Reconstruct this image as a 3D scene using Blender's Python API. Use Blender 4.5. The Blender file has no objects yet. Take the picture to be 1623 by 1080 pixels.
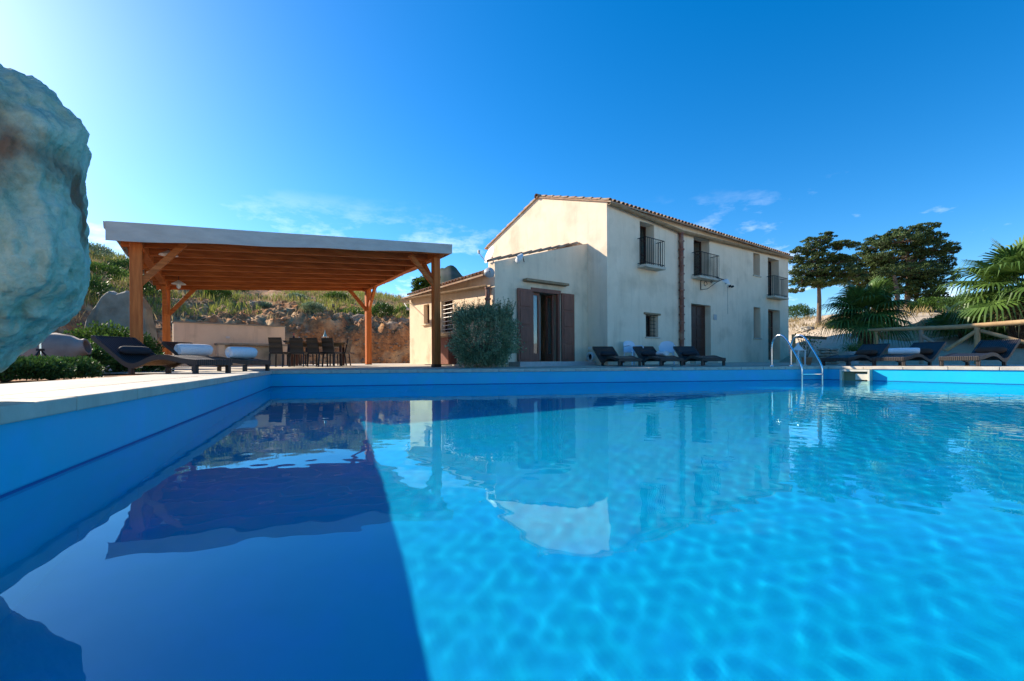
import bpy, bmesh, math, random
import numpy as np
from mathutils import Vector, Matrix, noise
R = math.radians
random.seed(7); rng = np.random.default_rng(7)
S = bpy.context.scene
COL = S.collection

# ------------------------------------------------------------------ camera, sky, sun, exposure
ZC = 0.15                    # eye height above the pool deck (deck at z = 0)
ZW = -0.35                   # water level
F, PX, HY, RS = 720.0, 811.5, 574.6, 0.006
cd = bpy.data.cameras.new('camera'); cam = bpy.data.objects.new('camera', cd); COL.objects.link(cam)
cd.sensor_width = 36; cd.lens = F / 1623 * 36; cd.shift_y = (HY - 540) / 1623
cd.clip_start = 0.02; cd.clip_end = 6000
rr = math.atan(RS); cr, sr = math.cos(rr), math.sin(rr)
cam.matrix_world = Matrix(((cr, sr, 0, 0), (0, 0, -1, 0), (-sr, cr, 0, ZC), (0, 0, 0, 1)))
S.camera = cam
SUN_AZ, SUN_EL = R(-61), R(28)
W = bpy.data.worlds.new('World'); S.world = W; W.use_nodes = True
wn = W.node_tree.nodes; wl = W.node_tree.links; wn.clear()
wo = wn.new('ShaderNodeOutputWorld'); bg = wn.new('ShaderNodeBackground'); sky = wn.new('ShaderNodeTexSky')
sky.sky_type = 'NISHITA'; sky.sun_disc = False; sky.sun_elevation = SUN_EL; sky.sun_rotation = SUN_AZ
sky.altitude = 100; sky.air_density = 1; sky.dust_density = 0.38; sky.ozone_density = 5
hs = wn.new('ShaderNodeHueSaturation'); hs.inputs['Saturation'].default_value = 1.32
ga = wn.new('ShaderNodeGamma'); ga.inputs[1].default_value = 1; wl.new(sky.outputs[0], ga.inputs[0]); wl.new(ga.outputs[0], hs.inputs['Color'])
# wispy low clouds, same rule all round the horizon
tc = wn.new('ShaderNodeTexCoord'); sx = wn.new('ShaderNodeSeparateXYZ'); wl.new(tc.outputs['Generated'], sx.inputs[0])
mp = wn.new('ShaderNodeMapping'); mp.inputs['Scale'].default_value = (1, 1, 2.6); mp.inputs['Location'].default_value = (.3, 0, 0)
wl.new(tc.outputs['Generated'], mp.inputs[0])
cn = wn.new('ShaderNodeTexNoise'); cn.inputs['Scale'].default_value = 5.2; cn.inputs['Detail'].default_value = 9; cn.inputs['Roughness'].default_value = .62
wl.new(mp.outputs[0], cn.inputs['Vector'])
r1 = wn.new('ShaderNodeMapRange'); r1.inputs[1].default_value = .55; r1.inputs[2].default_value = .68; wl.new(cn.outputs[0], r1.inputs[0])
r2 = wn.new('ShaderNodeMapRange'); r2.inputs[1].default_value = .33; r2.inputs[2].default_value = .12; wl.new(sx.outputs[2], r2.inputs[0])
mm = wn.new('ShaderNodeMath'); mm.operation = 'MULTIPLY'; wl.new(r1.outputs[0], mm.inputs[0]); wl.new(r2.outputs[0], mm.inputs[1])
m2 = wn.new('ShaderNodeMath'); m2.operation = 'MULTIPLY'; m2.inputs[1].default_value = .75; wl.new(mm.outputs[0], m2.inputs[0])
cm = wn.new('ShaderNodeMix'); cm.data_type = 'RGBA'; wl.new(m2.outputs[0], cm.inputs[0]); wl.new(hs.outputs[0], cm.inputs[6]); cm.inputs[7].default_value = (8, 8.3, 8.8, 1)
wl.new(cm.outputs[2], bg.inputs[0]); bg.inputs[1].default_value = 0.058
wl.new(bg.outputs[0], wo.inputs[0])
sd = bpy.data.lights.new('sun', 'SUN'); sd.energy = 2.5; sd.angle = R(.5); sd.color = (1, .88, .72)
sd.cycles.is_caustics_light = True
so = bpy.data.objects.new('sun', sd); COL.objects.link(so)
sv = Vector((math.sin(SUN_AZ) * math.cos(SUN_EL), math.cos(SUN_AZ) * math.cos(SUN_EL), math.sin(SUN_EL)))
so.rotation_euler = sv.to_track_quat('Z', 'Y').to_euler()
S.view_settings.view_transform = 'Standard'; S.view_settings.look = 'None'
S.view_settings.exposure = 2.0; S.view_settings.gamma = 1; S.view_settings.use_curve_mapping = False

# ------------------------------------------------------------------ helpers
def ray(px, py):
    X, Y = (px - PX) / F, (HY - py) / F
    return Vector((X * cr + Y * sr, 1, Y * cr - X * sr))
def G(px, D, z=0.0):                      # point at picture column px, depth D
    r = ray(px, HY); return Vector((r.x * D, D, z))
def ZP(px, py, D): return ZC + ray(px, py).z * D
_m = {}
def mat(name, c1, c2=None, scale=4, rough=.8, bump=0, bscale=None, detail=5, spec=.3, metal=0, stretch=None,
        c3=None, s3=.6, t3=(.5, .7), rand=0, coord='Object', trans=0, nrough=.6):
    m = bpy.data.materials.new(name); m.use_nodes = True; n, l = m.node_tree.nodes, m.node_tree.links
    b = n['Principled BSDF']; b.inputs['Roughness'].default_value = rough; b.inputs['Metallic'].default_value = metal
    b.inputs['Specular IOR Level'].default_value = spec
    t = n.new('ShaderNodeTexCoord'); mpn = n.new('ShaderNodeMapping'); l.new(t.outputs[coord], mpn.inputs[0])
    if stretch: mpn.inputs['Scale'].default_value = stretch
    c2 = c2 or c1
    no = n.new('ShaderNodeTexNoise'); no.inputs['Scale'].default_value = scale; no.inputs['Detail'].default_value = detail; no.inputs['Roughness'].default_value = nrough
    l.new(mpn.outputs[0], no.inputs['Vector'])
    rp = n.new('ShaderNodeMapRange'); rp.inputs[1].default_value = .35; rp.inputs[2].default_value = .65; l.new(no.outputs[0], rp.inputs[0])
    mx = n.new('ShaderNodeMix'); mx.data_type = 'RGBA'; l.new(rp.outputs[0], mx.inputs[0])
    mx.inputs[6].default_value = (*c1, 1); mx.inputs[7].default_value = (*c2, 1); out = mx.outputs[2]
    if c3:
        n3 = n.new('ShaderNodeTexNoise'); n3.inputs['Scale'].default_value = s3; n3.inputs['Detail'].default_value = 6; l.new(mpn.outputs[0], n3.inputs['Vector'])
        p3 = n.new('ShaderNodeMapRange'); p3.inputs[1].default_value, p3.inputs[2].default_value = t3; l.new(n3.outputs[0], p3.inputs[0])
        x3 = n.new('ShaderNodeMix'); x3.data_type = 'RGBA'; l.new(p3.outputs[0], x3.inputs[0]); l.new(out, x3.inputs[6]); x3.inputs[7].default_value = (*c3, 1); out = x3.outputs[2]
    if rand:
        g = n.new('ShaderNodeNewGeometry'); q = n.new('ShaderNodeMapRange'); l.new(g.outputs['Random Per Island'], q.inputs[0])
        q.inputs[3].default_value = 1 - rand; q.inputs[4].default_value = 1 + rand
        v = n.new('ShaderNodeVectorMath'); v.operation = 'SCALE'; l.new(out, v.inputs[0]); l.new(q.outputs[0], v.inputs['Scale']); out = v.outputs[0]
    l.new(out, b.inputs['Base Color'])
    if bump:
        nb = n.new('ShaderNodeTexNoise'); nb.inputs['Scale'].default_value = bscale or scale * 6; nb.inputs['Detail'].default_value = 8; l.new(mpn.outputs[0], nb.inputs['Vector'])
        bp = n.new('ShaderNodeBump'); bp.inputs['Strength'].default_value = 1; bp.inputs['Distance'].default_value = bump; l.new(nb.outputs[0], bp.inputs['Height']); l.new(bp.outputs[0], b.inputs['Normal'])
    if trans:
        tr = n.new('ShaderNodeBsdfTranslucent'); l.new(out, tr.inputs[0]); ms = n.new('ShaderNodeMixShader'); ms.inputs[0].default_value = trans
        l.new(b.outputs[0], ms.inputs[1]); l.new(tr.outputs[0], ms.inputs[2]); l.new(ms.outputs[0], n['Material Output'].inputs[0])
    return m
class MB:
    def __init__(s): s.v = []; s.f = []
    def add(s, vs, fs):
        o = len(s.v); s.v += [tuple(v) for v in vs]; s.f += [tuple(i + o for i in f) for f in fs]; return s
    def box(s, c, d, rz=0, M=None):
        h = [x / 2 for x in d]; vs = [Vector((i * h[0], j * h[1], k * h[2])) for i in (-1, 1) for j in (-1, 1) for k in (-1, 1)]
        m = M or Matrix.Rotation(rz, 3, 'Z'); c = Vector(c)
        return s.add([m @ v + c for v in vs], [(0, 1, 3, 2), (4, 6, 7, 5), (0, 4, 5, 1), (2, 3, 7, 6), (0, 2, 6, 4), (1, 5, 7, 3)])
    def bb(s, a, b):
        a, b = Vector(a), Vector(b); return s.box((a + b) / 2, [abs(x) for x in (b - a)])
    def bar(s, a, b, w, h, up=(0, 0, 1)):         # rectangular bar a->b
        a, b = Vector(a), Vector(b); d = (b - a); L = d.length; d.normalize(); u = Vector(up); x = d.cross(u)
        if x.length < 1e-4: x = d.cross(Vector((1, 0, 0)))
        x.normalize(); u = x.cross(d); M = Matrix((d, x, u)).transposed(); return s.box((a + b) / 2, (L, w, h), M=M)
    def tube(s, pts, r, n=8, cap=True):
        pts = [Vector(p) for p in pts]; rs = r if isinstance(r, (list, tuple)) else [r] * len(pts); o = len(s.v); prev = None
        for i, p in enumerate(pts):
            d = (pts[min(i + 1, len(pts) - 1)] - pts[max(i - 1, 0)]).normalized()
            if prev is None: x = d.cross(Vector((0, 0, 1))); x = d.cross(Vector((1, 0, 0))) if x.length < .05 else x
            else: x = prev - d * prev.dot(d)
            x.normalize(); prev = x; y = d.cross(x)
            for k in range(n):
                a = 2 * math.pi * k / n; s.v.append(tuple(p + (x * math.cos(a) + y * math.sin(a)) * rs[i]))
        for i in range(len(pts) - 1):
            for k in range(n): a, b = o + i * n + k, o + i * n + (k + 1) % n; s.f.append((a, b, b + n, a + n))
        if cap: s.f.append(tuple(o + k for k in reversed(range(n)))); e = o + (len(pts) - 1) * n; s.f.append(tuple(e + k for k in range(n)))
        return s
    def lathe(s, prof, c=(0, 0, 0), n=20, M=None):  # prof (r,z)
        c = Vector(c); M = M or Matrix.Identity(3); o = len(s.v)
        for r, z in prof:
            for k in range(n): a = 2 * math.pi * k / n; s.v.append(tuple(M @ Vector((r * math.cos(a), r * math.sin(a), z)) + c))
        for i in range(len(prof) - 1):
            for k in range(n): a, b = o + i * n + k, o + i * n + (k + 1) % n; s.f.append((a, b, b + n, a + n))
        return s
    def quad(s, *p): return s.add(p, [tuple(range(len(p)))])
    def build(s, name, m, parent=None, smooth=False, bevel=0, loc=None, kind=None):
        me = bpy.data.meshes.new(name); me.from_pydata(s.v, [], s.f); me.update(); me.materials.append(m)
        if smooth:
            me.polygons.foreach_set('use_smooth', [True] * len(me.polygons))
            try: me.set_sharp_from_angle(angle=R(50))
            except Exception: pass
        o = bpy.data.objects.new(name, me); COL.objects.link(o); o.parent = parent
        if loc: o.location = loc
        if bevel:
            b = o.modifiers.new('bevel', 'BEVEL'); b.width = bevel; b.segments = 2; b.limit_method = 'ANGLE'
        if kind: o['kind'] = kind
        return o
def tag(o, label=None, cat=None, group=None, kind=None):
    for k, v in (('label', label), ('category', cat), ('group', group), ('kind', kind)):
        if v: o[k] = v
    return o
def thing(name, label, cat, loc=(0, 0, 0), rz=0, group=None):
    o = bpy.data.objects.new(name, None); o.empty_display_size = .1; COL.objects.link(o); o.location = loc; o.rotation_euler = (0, 0, rz)
    return tag(o, label, cat, group)
def dup(root, loc, rz, label, group=None):
    r = root.copy(); COL.objects.link(r); r.location = loc; r.rotation_euler = (0, 0, rz); r['label'] = label
    if group: r['group'] = group
    for ch in list(root.children):
        c = ch.copy(); COL.objects.link(c); c.parent = r
        for g in ch.children: d = g.copy(); COL.objects.link(d); d.parent = c
    return r
def leaves(name, P, N, L, Wd, m, parent=None, kind=None, fold=0):
    """many small leaf quads: centres P, directions N (along the leaf), length L, width Wd (arrays or scalars)"""
    P = np.asarray(P, float); n = len(P); N = np.asarray(N, float); N /= np.linalg.norm(N, axis=1, keepdims=True) + 1e-9
    q = rng.normal(size=(n, 3)); T = np.cross(N, q); T /= np.linalg.norm(T, axis=1, keepdims=True) + 1e-9
    L = np.broadcast_to(L, n)[:, None]; Wd = np.broadcast_to(Wd, n)[:, None]
    V = np.stack([P, P + N * L * .5 + T * Wd * .5, P + N * L, P + N * L * .5 - T * Wd * .5], 1).reshape(-1, 3)
    me = bpy.data.meshes.new(name); me.vertices.add(4 * n); me.vertices.foreach_set('co', V.ravel())
    me.loops.add(4 * n); me.loops.foreach_set('vertex_index', np.arange(4 * n, dtype=np.int32))
    me.polygons.add(n); me.polygons.foreach_set('loop_start', np.arange(0, 4 * n, 4, dtype=np.int32))
    me.update(calc_edges=True); me.validate(); me.materials.append(m)
    o = bpy.data.objects.new(name, me); COL.objects.link(o); o.parent = parent
    if kind: o['kind'] = kind
    return o
def fbm(p, oc=5): return noise.fractal(Vector(p), .9, 2.0, oc)
def sphere_dirs(n): d = rng.normal(size=(n, 3)); return d / np.linalg.norm(d, axis=1, keepdims=True)

# ------------------------------------------------------------------ materials
M = {}
M['plaster'] = mat('plaster', (.90, .72, .53), (.82, .65, .465), 1.3, .93, .006, 9, c3=(.52, .40, .27), s3=.9, t3=(.52, .85))
M['plaster2'] = mat('plaster annex', (.88, .69, .49), (.79, .61, .43), 1.6, .93, .005, 12, c3=(.42, .33, .22), s3=1.1, t3=(.56, .78))
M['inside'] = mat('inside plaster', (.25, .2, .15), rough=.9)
M['tile'] = mat('roof tile', (.40, .23, .13), (.27, .16, .10), 5, .85, .004, 30, c3=(.42, .36, .26), s3=3, rand=.25)
M['clay'] = mat('glazed clay', (.24, .085, .05), (.16, .06, .045), 7, .45, .002, 30, rand=.2, c3=(.33, .2, .14), s3=3)
M['gutter'] = mat('old clay gutter', (.38, .26, .15), (.28, .18, .10), 4, .8, .004, 20, rand=.15)
M['wood'] = mat('pergola timber', (.60, .185, .05), (.36, .10, .028), 3, .62, .003, 14, spec=.12, stretch=(.6, 6, 6), c3=(.26, .075, .02), s3=2.0, t3=(.6, .8), rand=.08)
M['dwood'] = mat('dark stained wood', (.085, .032, .02), (.05, .018, .012), 3, .45, .002, 20, stretch=(5, 5, .7))
M['swood'] = mat('shutter wood', (.27, .10, .062), (.19, .065, .042), 3, .5, .002, 20, stretch=(5, 5, .7), rand=.1)
M['wood_v'] = mat('post timber', (.62, .185, .048), (.42, .11, .03), 3, .62, .003, 14, spec=.12, stretch=(6, 6, .5), c3=(.22, .06, .018), s3=1.4, t3=(.62, .8))
M['bstone'] = mat('brown boulder stone', (.38, .28, .18), (.24, .16, .10), 4, .95, .02, 8, detail=10)
M['wood_shade'] = mat('roof boards', (.18, .06, .02), (.12, .04, .014), 3, .6, .003, 14, rand=.15)  # darker variant of the timber, shade between the rafters painted into the boards
M['log'] = mat('peeled log', (.50, .33, .16), (.38, .235, .11), 3, .7, .004, 20, c3=(.25, .15, .08), s3=4, t3=(.6, .75))
M['glog'] = mat('grey weathered log', (.30, .25, .18), (.2, .16, .12), 3, .85, .004, 20)
M['white'] = mat('white paint', (.75, .73, .7), (.68, .66, .62), 6, .45, .001)
M['cover'] = mat('pale roof cover', (.52, .50, .45), (.43, .41, .37), 2, .5, .006, 5, stretch=(1, 1, 3))
M['iron'] = mat('black iron', (.02, .02, .022), rough=.5, metal=.5)
M['steel'] = mat('polished steel', (.78, .78, .78), rough=.16, metal=1)
M['grey'] = mat('grey metal', (.45, .45, .44), (.38, .38, .37), 8, .45)
M['deck'] = mat('pale deck stone', (.56, .49, .385), (.47, .41, .32), 2.2, .85, .004, 20, c3=(.36, .31, .24), s3=.9, t3=(.52, .8))
M['coping'] = mat('coping stone', (.62, .55, .44), (.52, .455, .355), 4, .75, .003, 30, c3=(.42, .36, .28), s3=2, t3=(.56, .8), rand=.07)
M['liner'] = mat('blue pool liner', (.006, .45, .66), (.008, .49, .68), 1.6, .42, .0012, 9, c3=(.015, .45, .76), s3=3.5, t3=(.45, .75), spec=.4)
M['soil'] = mat('reddish soil', (.50, .22, .075), (.14, .065, .03), 5.5, .95, .10, 5, detail=14, c3=(.46, .30, .15), s3=.9, t3=(.5, .65), nrough=.75)
M['gravel'] = mat('pale gravel', (.56, .46, .33), (.45, .36, .25), 3, .95, .02, 14, detail=12, c3=(.34, .25, .15), s3=.14, t3=(.52, .62), nrough=.8)
M['garden'] = mat('garden soil', (.16, .10, .06), (.10, .065, .04), 5, .95, .02, 20)
M['rock'] = mat('pale boulder rock', (.58, .62, .46), (.24, .33, .22), 4.6, .9, .05, 11, detail=14, c3=(.22, .12, .07), s3=2.3, t3=(.58, .72), nrough=.75)
M['stone'] = mat('limestone', (.40, .35, .27), (.29, .25, .19), 3, .9, .02, 8, detail=10, c3=(.22, .18, .13), s3=2)
M['wicker'] = None
M['pillow'] = mat('brown cushion', (.085, .048, .032), (.065, .036, .025), 8, .9, .001, 60)
M['dpillow'] = mat('charcoal cushion', (.03, .03, .035), rough=.9)
M['towel'] = mat('white towel', (.80, .80, .80), (.74, .74, .74), 30, .95, .004, 160)
M['leaf_olive'] = mat('olive leaf', (.30, .36, .20), (.13, .20, .10), 3, .55, rand=.35, trans=.2)
M['leaf_dark'] = mat('dark green leaf', (.075, .15, .028), (.03, .07, .015), 3, .5, rand=.4, trans=.2)
M['leaf_mid'] = mat('mid green leaf', (.09, .16, .025), (.045, .10, .015), 3, .55, rand=.4, trans=.3)
M['leaf_con'] = mat('conifer needles', (.09, .135, .035), (.035, .065, .02), .8, .6, rand=.4, trans=.15)
M['leaf_yel'] = mat('yellow green grass', (.30, .29, .06), (.17, .22, .04), .5, .7, rand=.4, trans=.35, coord='Object')
M['leaf_dry'] = mat('dry grass', (.40, .31, .15), (.29, .2, .09), .5, .8, rand=.35, trans=.3)
M['palm'] = mat('palm leaf', (.11, .19, .035), (.06, .12, .025), 2, .45, rand=.3, trans=.25)
M['bark'] = mat('grey bark', (.20, .14, .095), (.11, .075, .05), 4, .95, .02, 14, stretch=(4, 4, 1))
M['pbark'] = mat('palm trunk fibre', (.10, .05, .03), (.045, .025, .016), 9, .95, .02, 30)
M['terra'] = mat('terracotta', (.46, .21, .11), (.36, .15, .08), 5, .8, .002)
M['pot'] = mat('aged jar clay', (.30, .23, .19), (.2, .15, .13), 3, .7, .004, 12, c3=(.36, .31, .28), s3=2)
M['petal'] = mat('pale petals', (.75, .62, .68), (.8, .75, .75), 9, .8)
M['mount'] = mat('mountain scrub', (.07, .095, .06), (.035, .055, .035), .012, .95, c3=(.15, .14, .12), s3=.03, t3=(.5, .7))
M['mount_haze'] = mat('distant mountain', (.17, .21, .27), (.14, .18, .23), .01, .95)  # haze of distance put into the colour as blue-grey, no air is built
M['plastic'] = mat('white plastic', (.62, .72, .82), rough=.35)
M['wood_t'] = mat('table wood', (.22, .12, .04), (.15, .08, .03), 4, .5)
M['skim'] = mat('cream plastic', (.66, .62, .5), (.6, .56, .45), 5, .4)
M['bottle'] = mat('dark bottle glass', (.01, .015, .03), rough=.08, spec=.6)
M['red'] = mat('red foil', (.5, .03, .02), rough=.4)
M['bluew'] = mat('light blue enamel', (.12, .42, .55), rough=.4)
M['curtain'] = mat('pale curtain', (.55, .5, .42), rough=.9)

def streaks(m, col, amount):
    n, l = m.node_tree.nodes, m.node_tree.links; b = n['Principled BSDF']; src = b.inputs['Base Color'].links[0].from_socket
    t = n.new('ShaderNodeTexCoord'); mp_ = n.new('ShaderNodeMapping'); mp_.inputs['Scale'].default_value = (3.2, 3.2, .28); l.new(t.outputs['Object'], mp_.inputs[0])
    q = n.new('ShaderNodeTexNoise'); q.inputs['Scale'].default_value = 1.6; q.inputs['Detail'].default_value = 9; q.inputs['Roughness'].default_value = .68; l.new(mp_.outputs[0], q.inputs['Vector'])
    p = n.new('ShaderNodeMapRange'); p.inputs[1].default_value = .52; p.inputs[2].default_value = .80; p.inputs[4].default_value = amount; l.new(q.outputs[0], p.inputs[0])
    x = n.new('ShaderNodeMix'); x.data_type = 'RGBA'; l.new(p.outputs[0], x.inputs[0]); l.new(src, x.inputs[6]); x.inputs[7].default_value = (*col, 1); l.new(x.outputs[2], b.inputs['Base Color'])
streaks(M['plaster'], (.50, .39, .27), .5); streaks(M['plaster2'], (.50, .38, .25), .5); streaks(M['coping'], (.30, .26, .2), .6)
def wicker():
    m = bpy.data.materials.new('wicker weave'); m.use_nodes = True; n, l = m.node_tree.nodes, m.node_tree.links; b = n['Principled BSDF']
    t = n.new('ShaderNodeTexCoord'); mpn = n.new('ShaderNodeMapping'); l.new(t.outputs['Object'], mpn.inputs[0])
    a = n.new('ShaderNodeTexWave'); a.bands_direction = 'Y'; a.inputs['Scale'].default_value = 8.5; l.new(mpn.outputs[0], a.inputs[0])
    c = n.new('ShaderNodeTexWave'); c.bands_direction = 'X'; c.inputs['Scale'].default_value = 22; l.new(mpn.outputs[0], c.inputs[0])
    mu = n.new('ShaderNodeMath'); mu.operation = 'MULTIPLY'; l.new(a.outputs[1], mu.inputs[0])
    ad = n.new('ShaderNodeMath'); ad.operation = 'MULTIPLY_ADD'; l.new(c.outputs[1], ad.inputs[0]); ad.inputs[1].default_value = .5; ad.inputs[2].default_value = .5; l.new(ad.outputs[0], mu.inputs[1])
    mx = n.new('ShaderNodeMix'); mx.data_type = 'RGBA'; l.new(mu.outputs[0], mx.inputs[0]); mx.inputs[6].default_value = (.006, .005, .005, 1); mx.inputs[7].default_value = (.045, .033, .028, 1)
    l.new(mx.outputs[2], b.inputs['Base Color']); b.inputs['Roughness'].default_value = .42; b.inputs['Specular IOR Level'].default_value = .5
    bp = n.new('ShaderNodeBump'); bp.inputs['Distance'].default_value = .008; l.new(mu.outputs[0], bp.inputs['Height']); l.new(bp.outputs[0], b.inputs['Normal'])
    return m
M['wicker'] = wicker()
def glass(name, tint=(.6, .7, .75), dark=False):
    m = bpy.data.materials.new(name); m.use_nodes = True; n, l = m.node_tree.nodes, m.node_tree.links; n.remove(n['Principled BSDF'])
    fr = n.new('ShaderNodeFresnel'); ge = n.new('ShaderNodeNewGeometry'); io = n.new('ShaderNodeMix'); io.inputs[2].default_value = 1.5; io.inputs[3].default_value = 1 / 1.5; l.new(ge.outputs['Backfacing'], io.inputs[0]); l.new(io.outputs[0], fr.inputs[0]); tr = n.new('ShaderNodeBsdfTransparent'); tr.inputs[0].default_value = (*tint, 1)
    gl = n.new('ShaderNodeBsdfGlossy'); gl.inputs['Roughness'].default_value = .02; mx = n.new('ShaderNodeMixShader')
    ad = n.new('ShaderNodeMath'); ad.operation = 'MULTIPLY_ADD'; ad.inputs[1].default_value = 1.6; ad.inputs[2].default_value = .04; ad.use_clamp = True; l.new(fr.outputs[0], ad.inputs[0])
    l.new(ad.outputs[0], mx.inputs[0]); l.new(tr.outputs[0], mx.inputs[1]); l.new(gl.outputs[0], mx.inputs[2]); l.new(mx.outputs[0], n['Material Output'].inputs[0]); return m
M['glass'] = glass('window glass')
def water():
    m = bpy.data.materials.new('pool water'); m.use_nodes = True; n, l = m.node_tree.nodes, m.node_tree.links; n.remove(n['Principled BSDF'])
    g = n.new('ShaderNodeBsdfGlass'); g.inputs['IOR'].default_value = 1.33; g.inputs['Roughness'].default_value = 0; g.inputs[0].default_value = (.52, .94, .99, 1)
    l.new(g.outputs[0], n['Material Output'].inputs[0]); return m
M['water'] = water()

# ------------------------------------------------------------------ pool
CW = ZC - ZW
def WPT(px, py):                          # water-plane point seen at a picture spot
    r = ray(px, py); t = -CW / r.z; return Vector((r.x * t, t))
CFL, CFR = WPT(429, 613.5), WPT(1312, 602.0)
PL0 = WPT(0, 790); dl = (CFL - PL0).normalized()                      # left wall direction, going away
PR1 = WPT(1623, 610.0); dr = (PR1 - CFR).normalized()                 # right wall direction, coming nearer
NL = CFL - dl * ((CFL.y + .62) / dl.y); NR = CFR + dr * ((CFR.y + .62) / -dr.y)
POOL = [NL, CFL, CFR, NR]; FLOOR = -1.62
cen2 = sum(POOL, Vector((0, 0))) / 4
def offset_poly(P, d):
    out = []; n = len(P)
    for i in range(n):
        def line(a, b):
            t = (b - a).normalized(); nn = Vector((t.y, -t.x))
            if nn.dot(a - cen2) < 0: nn = -nn
            return a + nn * d, t
        p1, t1 = line(P[i - 1], P[i]); p2, t2 = line(P[i], P[(i + 1) % n])
        den = t1.x * t2.y - t1.y * t2.x; w = p2 - p1; k = (w.x * t2.y - w.y * t2.x) / den; out.append(p1 + t1 * k)
    return out
def in_pool(x, y, m=0):
    for i in range(4):
        a, b = POOL[i], POOL[(i + 1) % 4]; t = (b - a).normalized(); nn = Vector((t.y, -t.x))
        if nn.dot(a - cen2) < 0: nn = -nn
        if (Vector((x, y)) - a).dot(nn) > m: return False
    return True
tf = (CFR - CFL).normalized(); nf = Vector((-tf.y, tf.x))
def zg(x, y):                             # gentle fall of the deck towards the pool
    d = (Vector((x, y)) - CFL).dot(nf); return min(.13, .014 * max(0, d - 1.2))
mb = MB()
for i in range(4):
    a, b = POOL[i], POOL[(i + 1) % 4]; mb.quad((a.x, a.y, FLOOR), (b.x, b.y, FLOOR), (b.x, b.y, -.07), (a.x, a.y, -.07))
mb.quad(*[(p.x, p.y, FLOOR) for p in POOL])
pool_o = tag(mb.build('pool_shell', M['liner']), kind='structure')
# entry steps in the far left corner, below the water
mb = MB(); nl_in = Vector((dl.y, -dl.x))
for k in range(3):
    a = CFL + tf * .35 - nf * .0; ww = 3.1 - .25 * k; dd = .42 * (k + 1); z = ZW - .22 - .27 * k
    st_ = MB(); q = [a, a + tf * ww, a + tf * ww - nf * dd, a - nf * dd]; st_.add([(p.x, p.y, zz) for zz in (FLOOR + .004, z) for p in q], [(3, 2, 6, 7), (0, 3, 7, 4), (2, 1, 5, 6), (4, 7, 6, 5)])
    o = st_.build('pool_step', mat('sunlit step liner %d' % k, (.16, .58, .72), (.2, .62, .75), 2, .4)); o['kind'] = 'structure'; o.cycles.is_caustics_receiver = True  # paler than the liner: sunlight on the treads is painted into the colour
wa = offset_poly(POOL, -.002)
# the rippled water surface, a real mesh so that it bends the sunlight
NW = 620; u_ = np.linspace(0, 1, NW + 1); U_, V_ = np.meshgrid(u_, u_ ** 1.25, indexing='ij')
wq = [np.array([p.x, p.y]) for p in (wa[0], wa[3], wa[2], wa[1])]
XY = ((1 - U_) * (1 - V_))[..., None] * wq[0] + (U_ * (1 - V_))[..., None] * wq[1] + (U_ * V_)[..., None] * wq[2] + ((1 - U_) * V_)[..., None] * wq[3]
wr = np.random.default_rng(3); Zw = np.zeros_like(U_)
for i in range(46):
    lam = .085 * 1.045 ** i; th = wr.normal(.5, 1.0); kk = 2 * np.pi / lam
    Zw += .000085 * lam ** .3 * np.sin(kk * (XY[..., 0] * np.cos(th) + XY[..., 1] * np.sin(th)) + wr.uniform(0, 6.28))
gust = .5 + 1.3 * np.clip((XY[..., 0] - 1) / 8, 0, 1) + .18 * np.sin(XY[..., 0] * .9 + 1.3 * np.sin(XY[..., 1] * .7)) 
cow = np.concatenate([XY, (Zw * gust + ZW)[..., None]], -1).reshape(-1, 3)
ix = np.arange((NW + 1) ** 2).reshape(NW + 1, NW + 1); fw = np.stack([ix[:-1, :-1], ix[1:, :-1], ix[1:, 1:], ix[:-1, 1:]], -1).reshape(-1, 4)
me = bpy.data.meshes.new('water'); me.vertices.add(len(cow)); me.vertices.foreach_set('co', cow.ravel()); me.loops.add(fw.size); me.loops.foreach_set('vertex_index', fw.ravel().astype(np.int32))
me.polygons.add(len(fw)); me.polygons.foreach_set('loop_start', np.arange(0, fw.size, 4, dtype=np.int32)); me.update(calc_edges=True); me.polygons.foreach_set('use_smooth', [True] * len(fw)); me.materials.append(M['water'])
wob = bpy.data.objects.new('water', me); COL.objects.link(wob); tag(wob, kind='structure'); wob.cycles.is_caustics_caster = True; pool_o.cycles.is_caustics_receiver = True
# liner seam strip just above the water
mb = MB()
inner = offset_poly(POOL, -.006)
for i in range(3):
    a, b = inner[i], inner[i + 1]; mb.quad((a.x, a.y, ZW - .0), (b.x, b.y, ZW - .0), (b.x, b.y, ZW + .012), (a.x, a.y, ZW + .012))
tag(mb.build('liner_seam', mat('seam line', (.01, .12, .33), rough=.5)), kind='structure')
# coping stones
cop = thing('pool_coping', 'pale stone coping slabs running round the rim of the blue pool', 'coping', (0, 0, 0))
IN, OUT = offset_poly(POOL, -.03), offset_poly(POOL, .36)
for i in range(3):
    a, b = POOL[i], POOL[i + 1]; L = (b - a).length; n = max(2, int(L / (.75 if i != 1 else .6)))
    for k in range(n):
        g = .004 / L * 1.0; t0, t1 = k / n + g, (k + 1) / n - g
        P = [IN[i].lerp(IN[i + 1], t0), IN[i].lerp(IN[i + 1], t1), OUT[i].lerp(OUT[i + 1], t1), OUT[i].lerp(OUT[i + 1], t0)]
        c = (P[0] + P[2]) / 2; zt = random.uniform(-.001, .001); m = MB()
        m.add([(p.x - c.x, p.y - c.y, z) for z in (-.07, zt) for p in P], [(0, 1, 2, 3), (4, 7, 6, 5), (0, 4, 5, 1), (1, 5, 6, 2), (2, 6, 7, 3), (3, 7, 4, 0)])
        o = m.build('coping_stone', M['coping'], cop, bevel=.008, loc=(c.x, c.y, 0))
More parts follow.
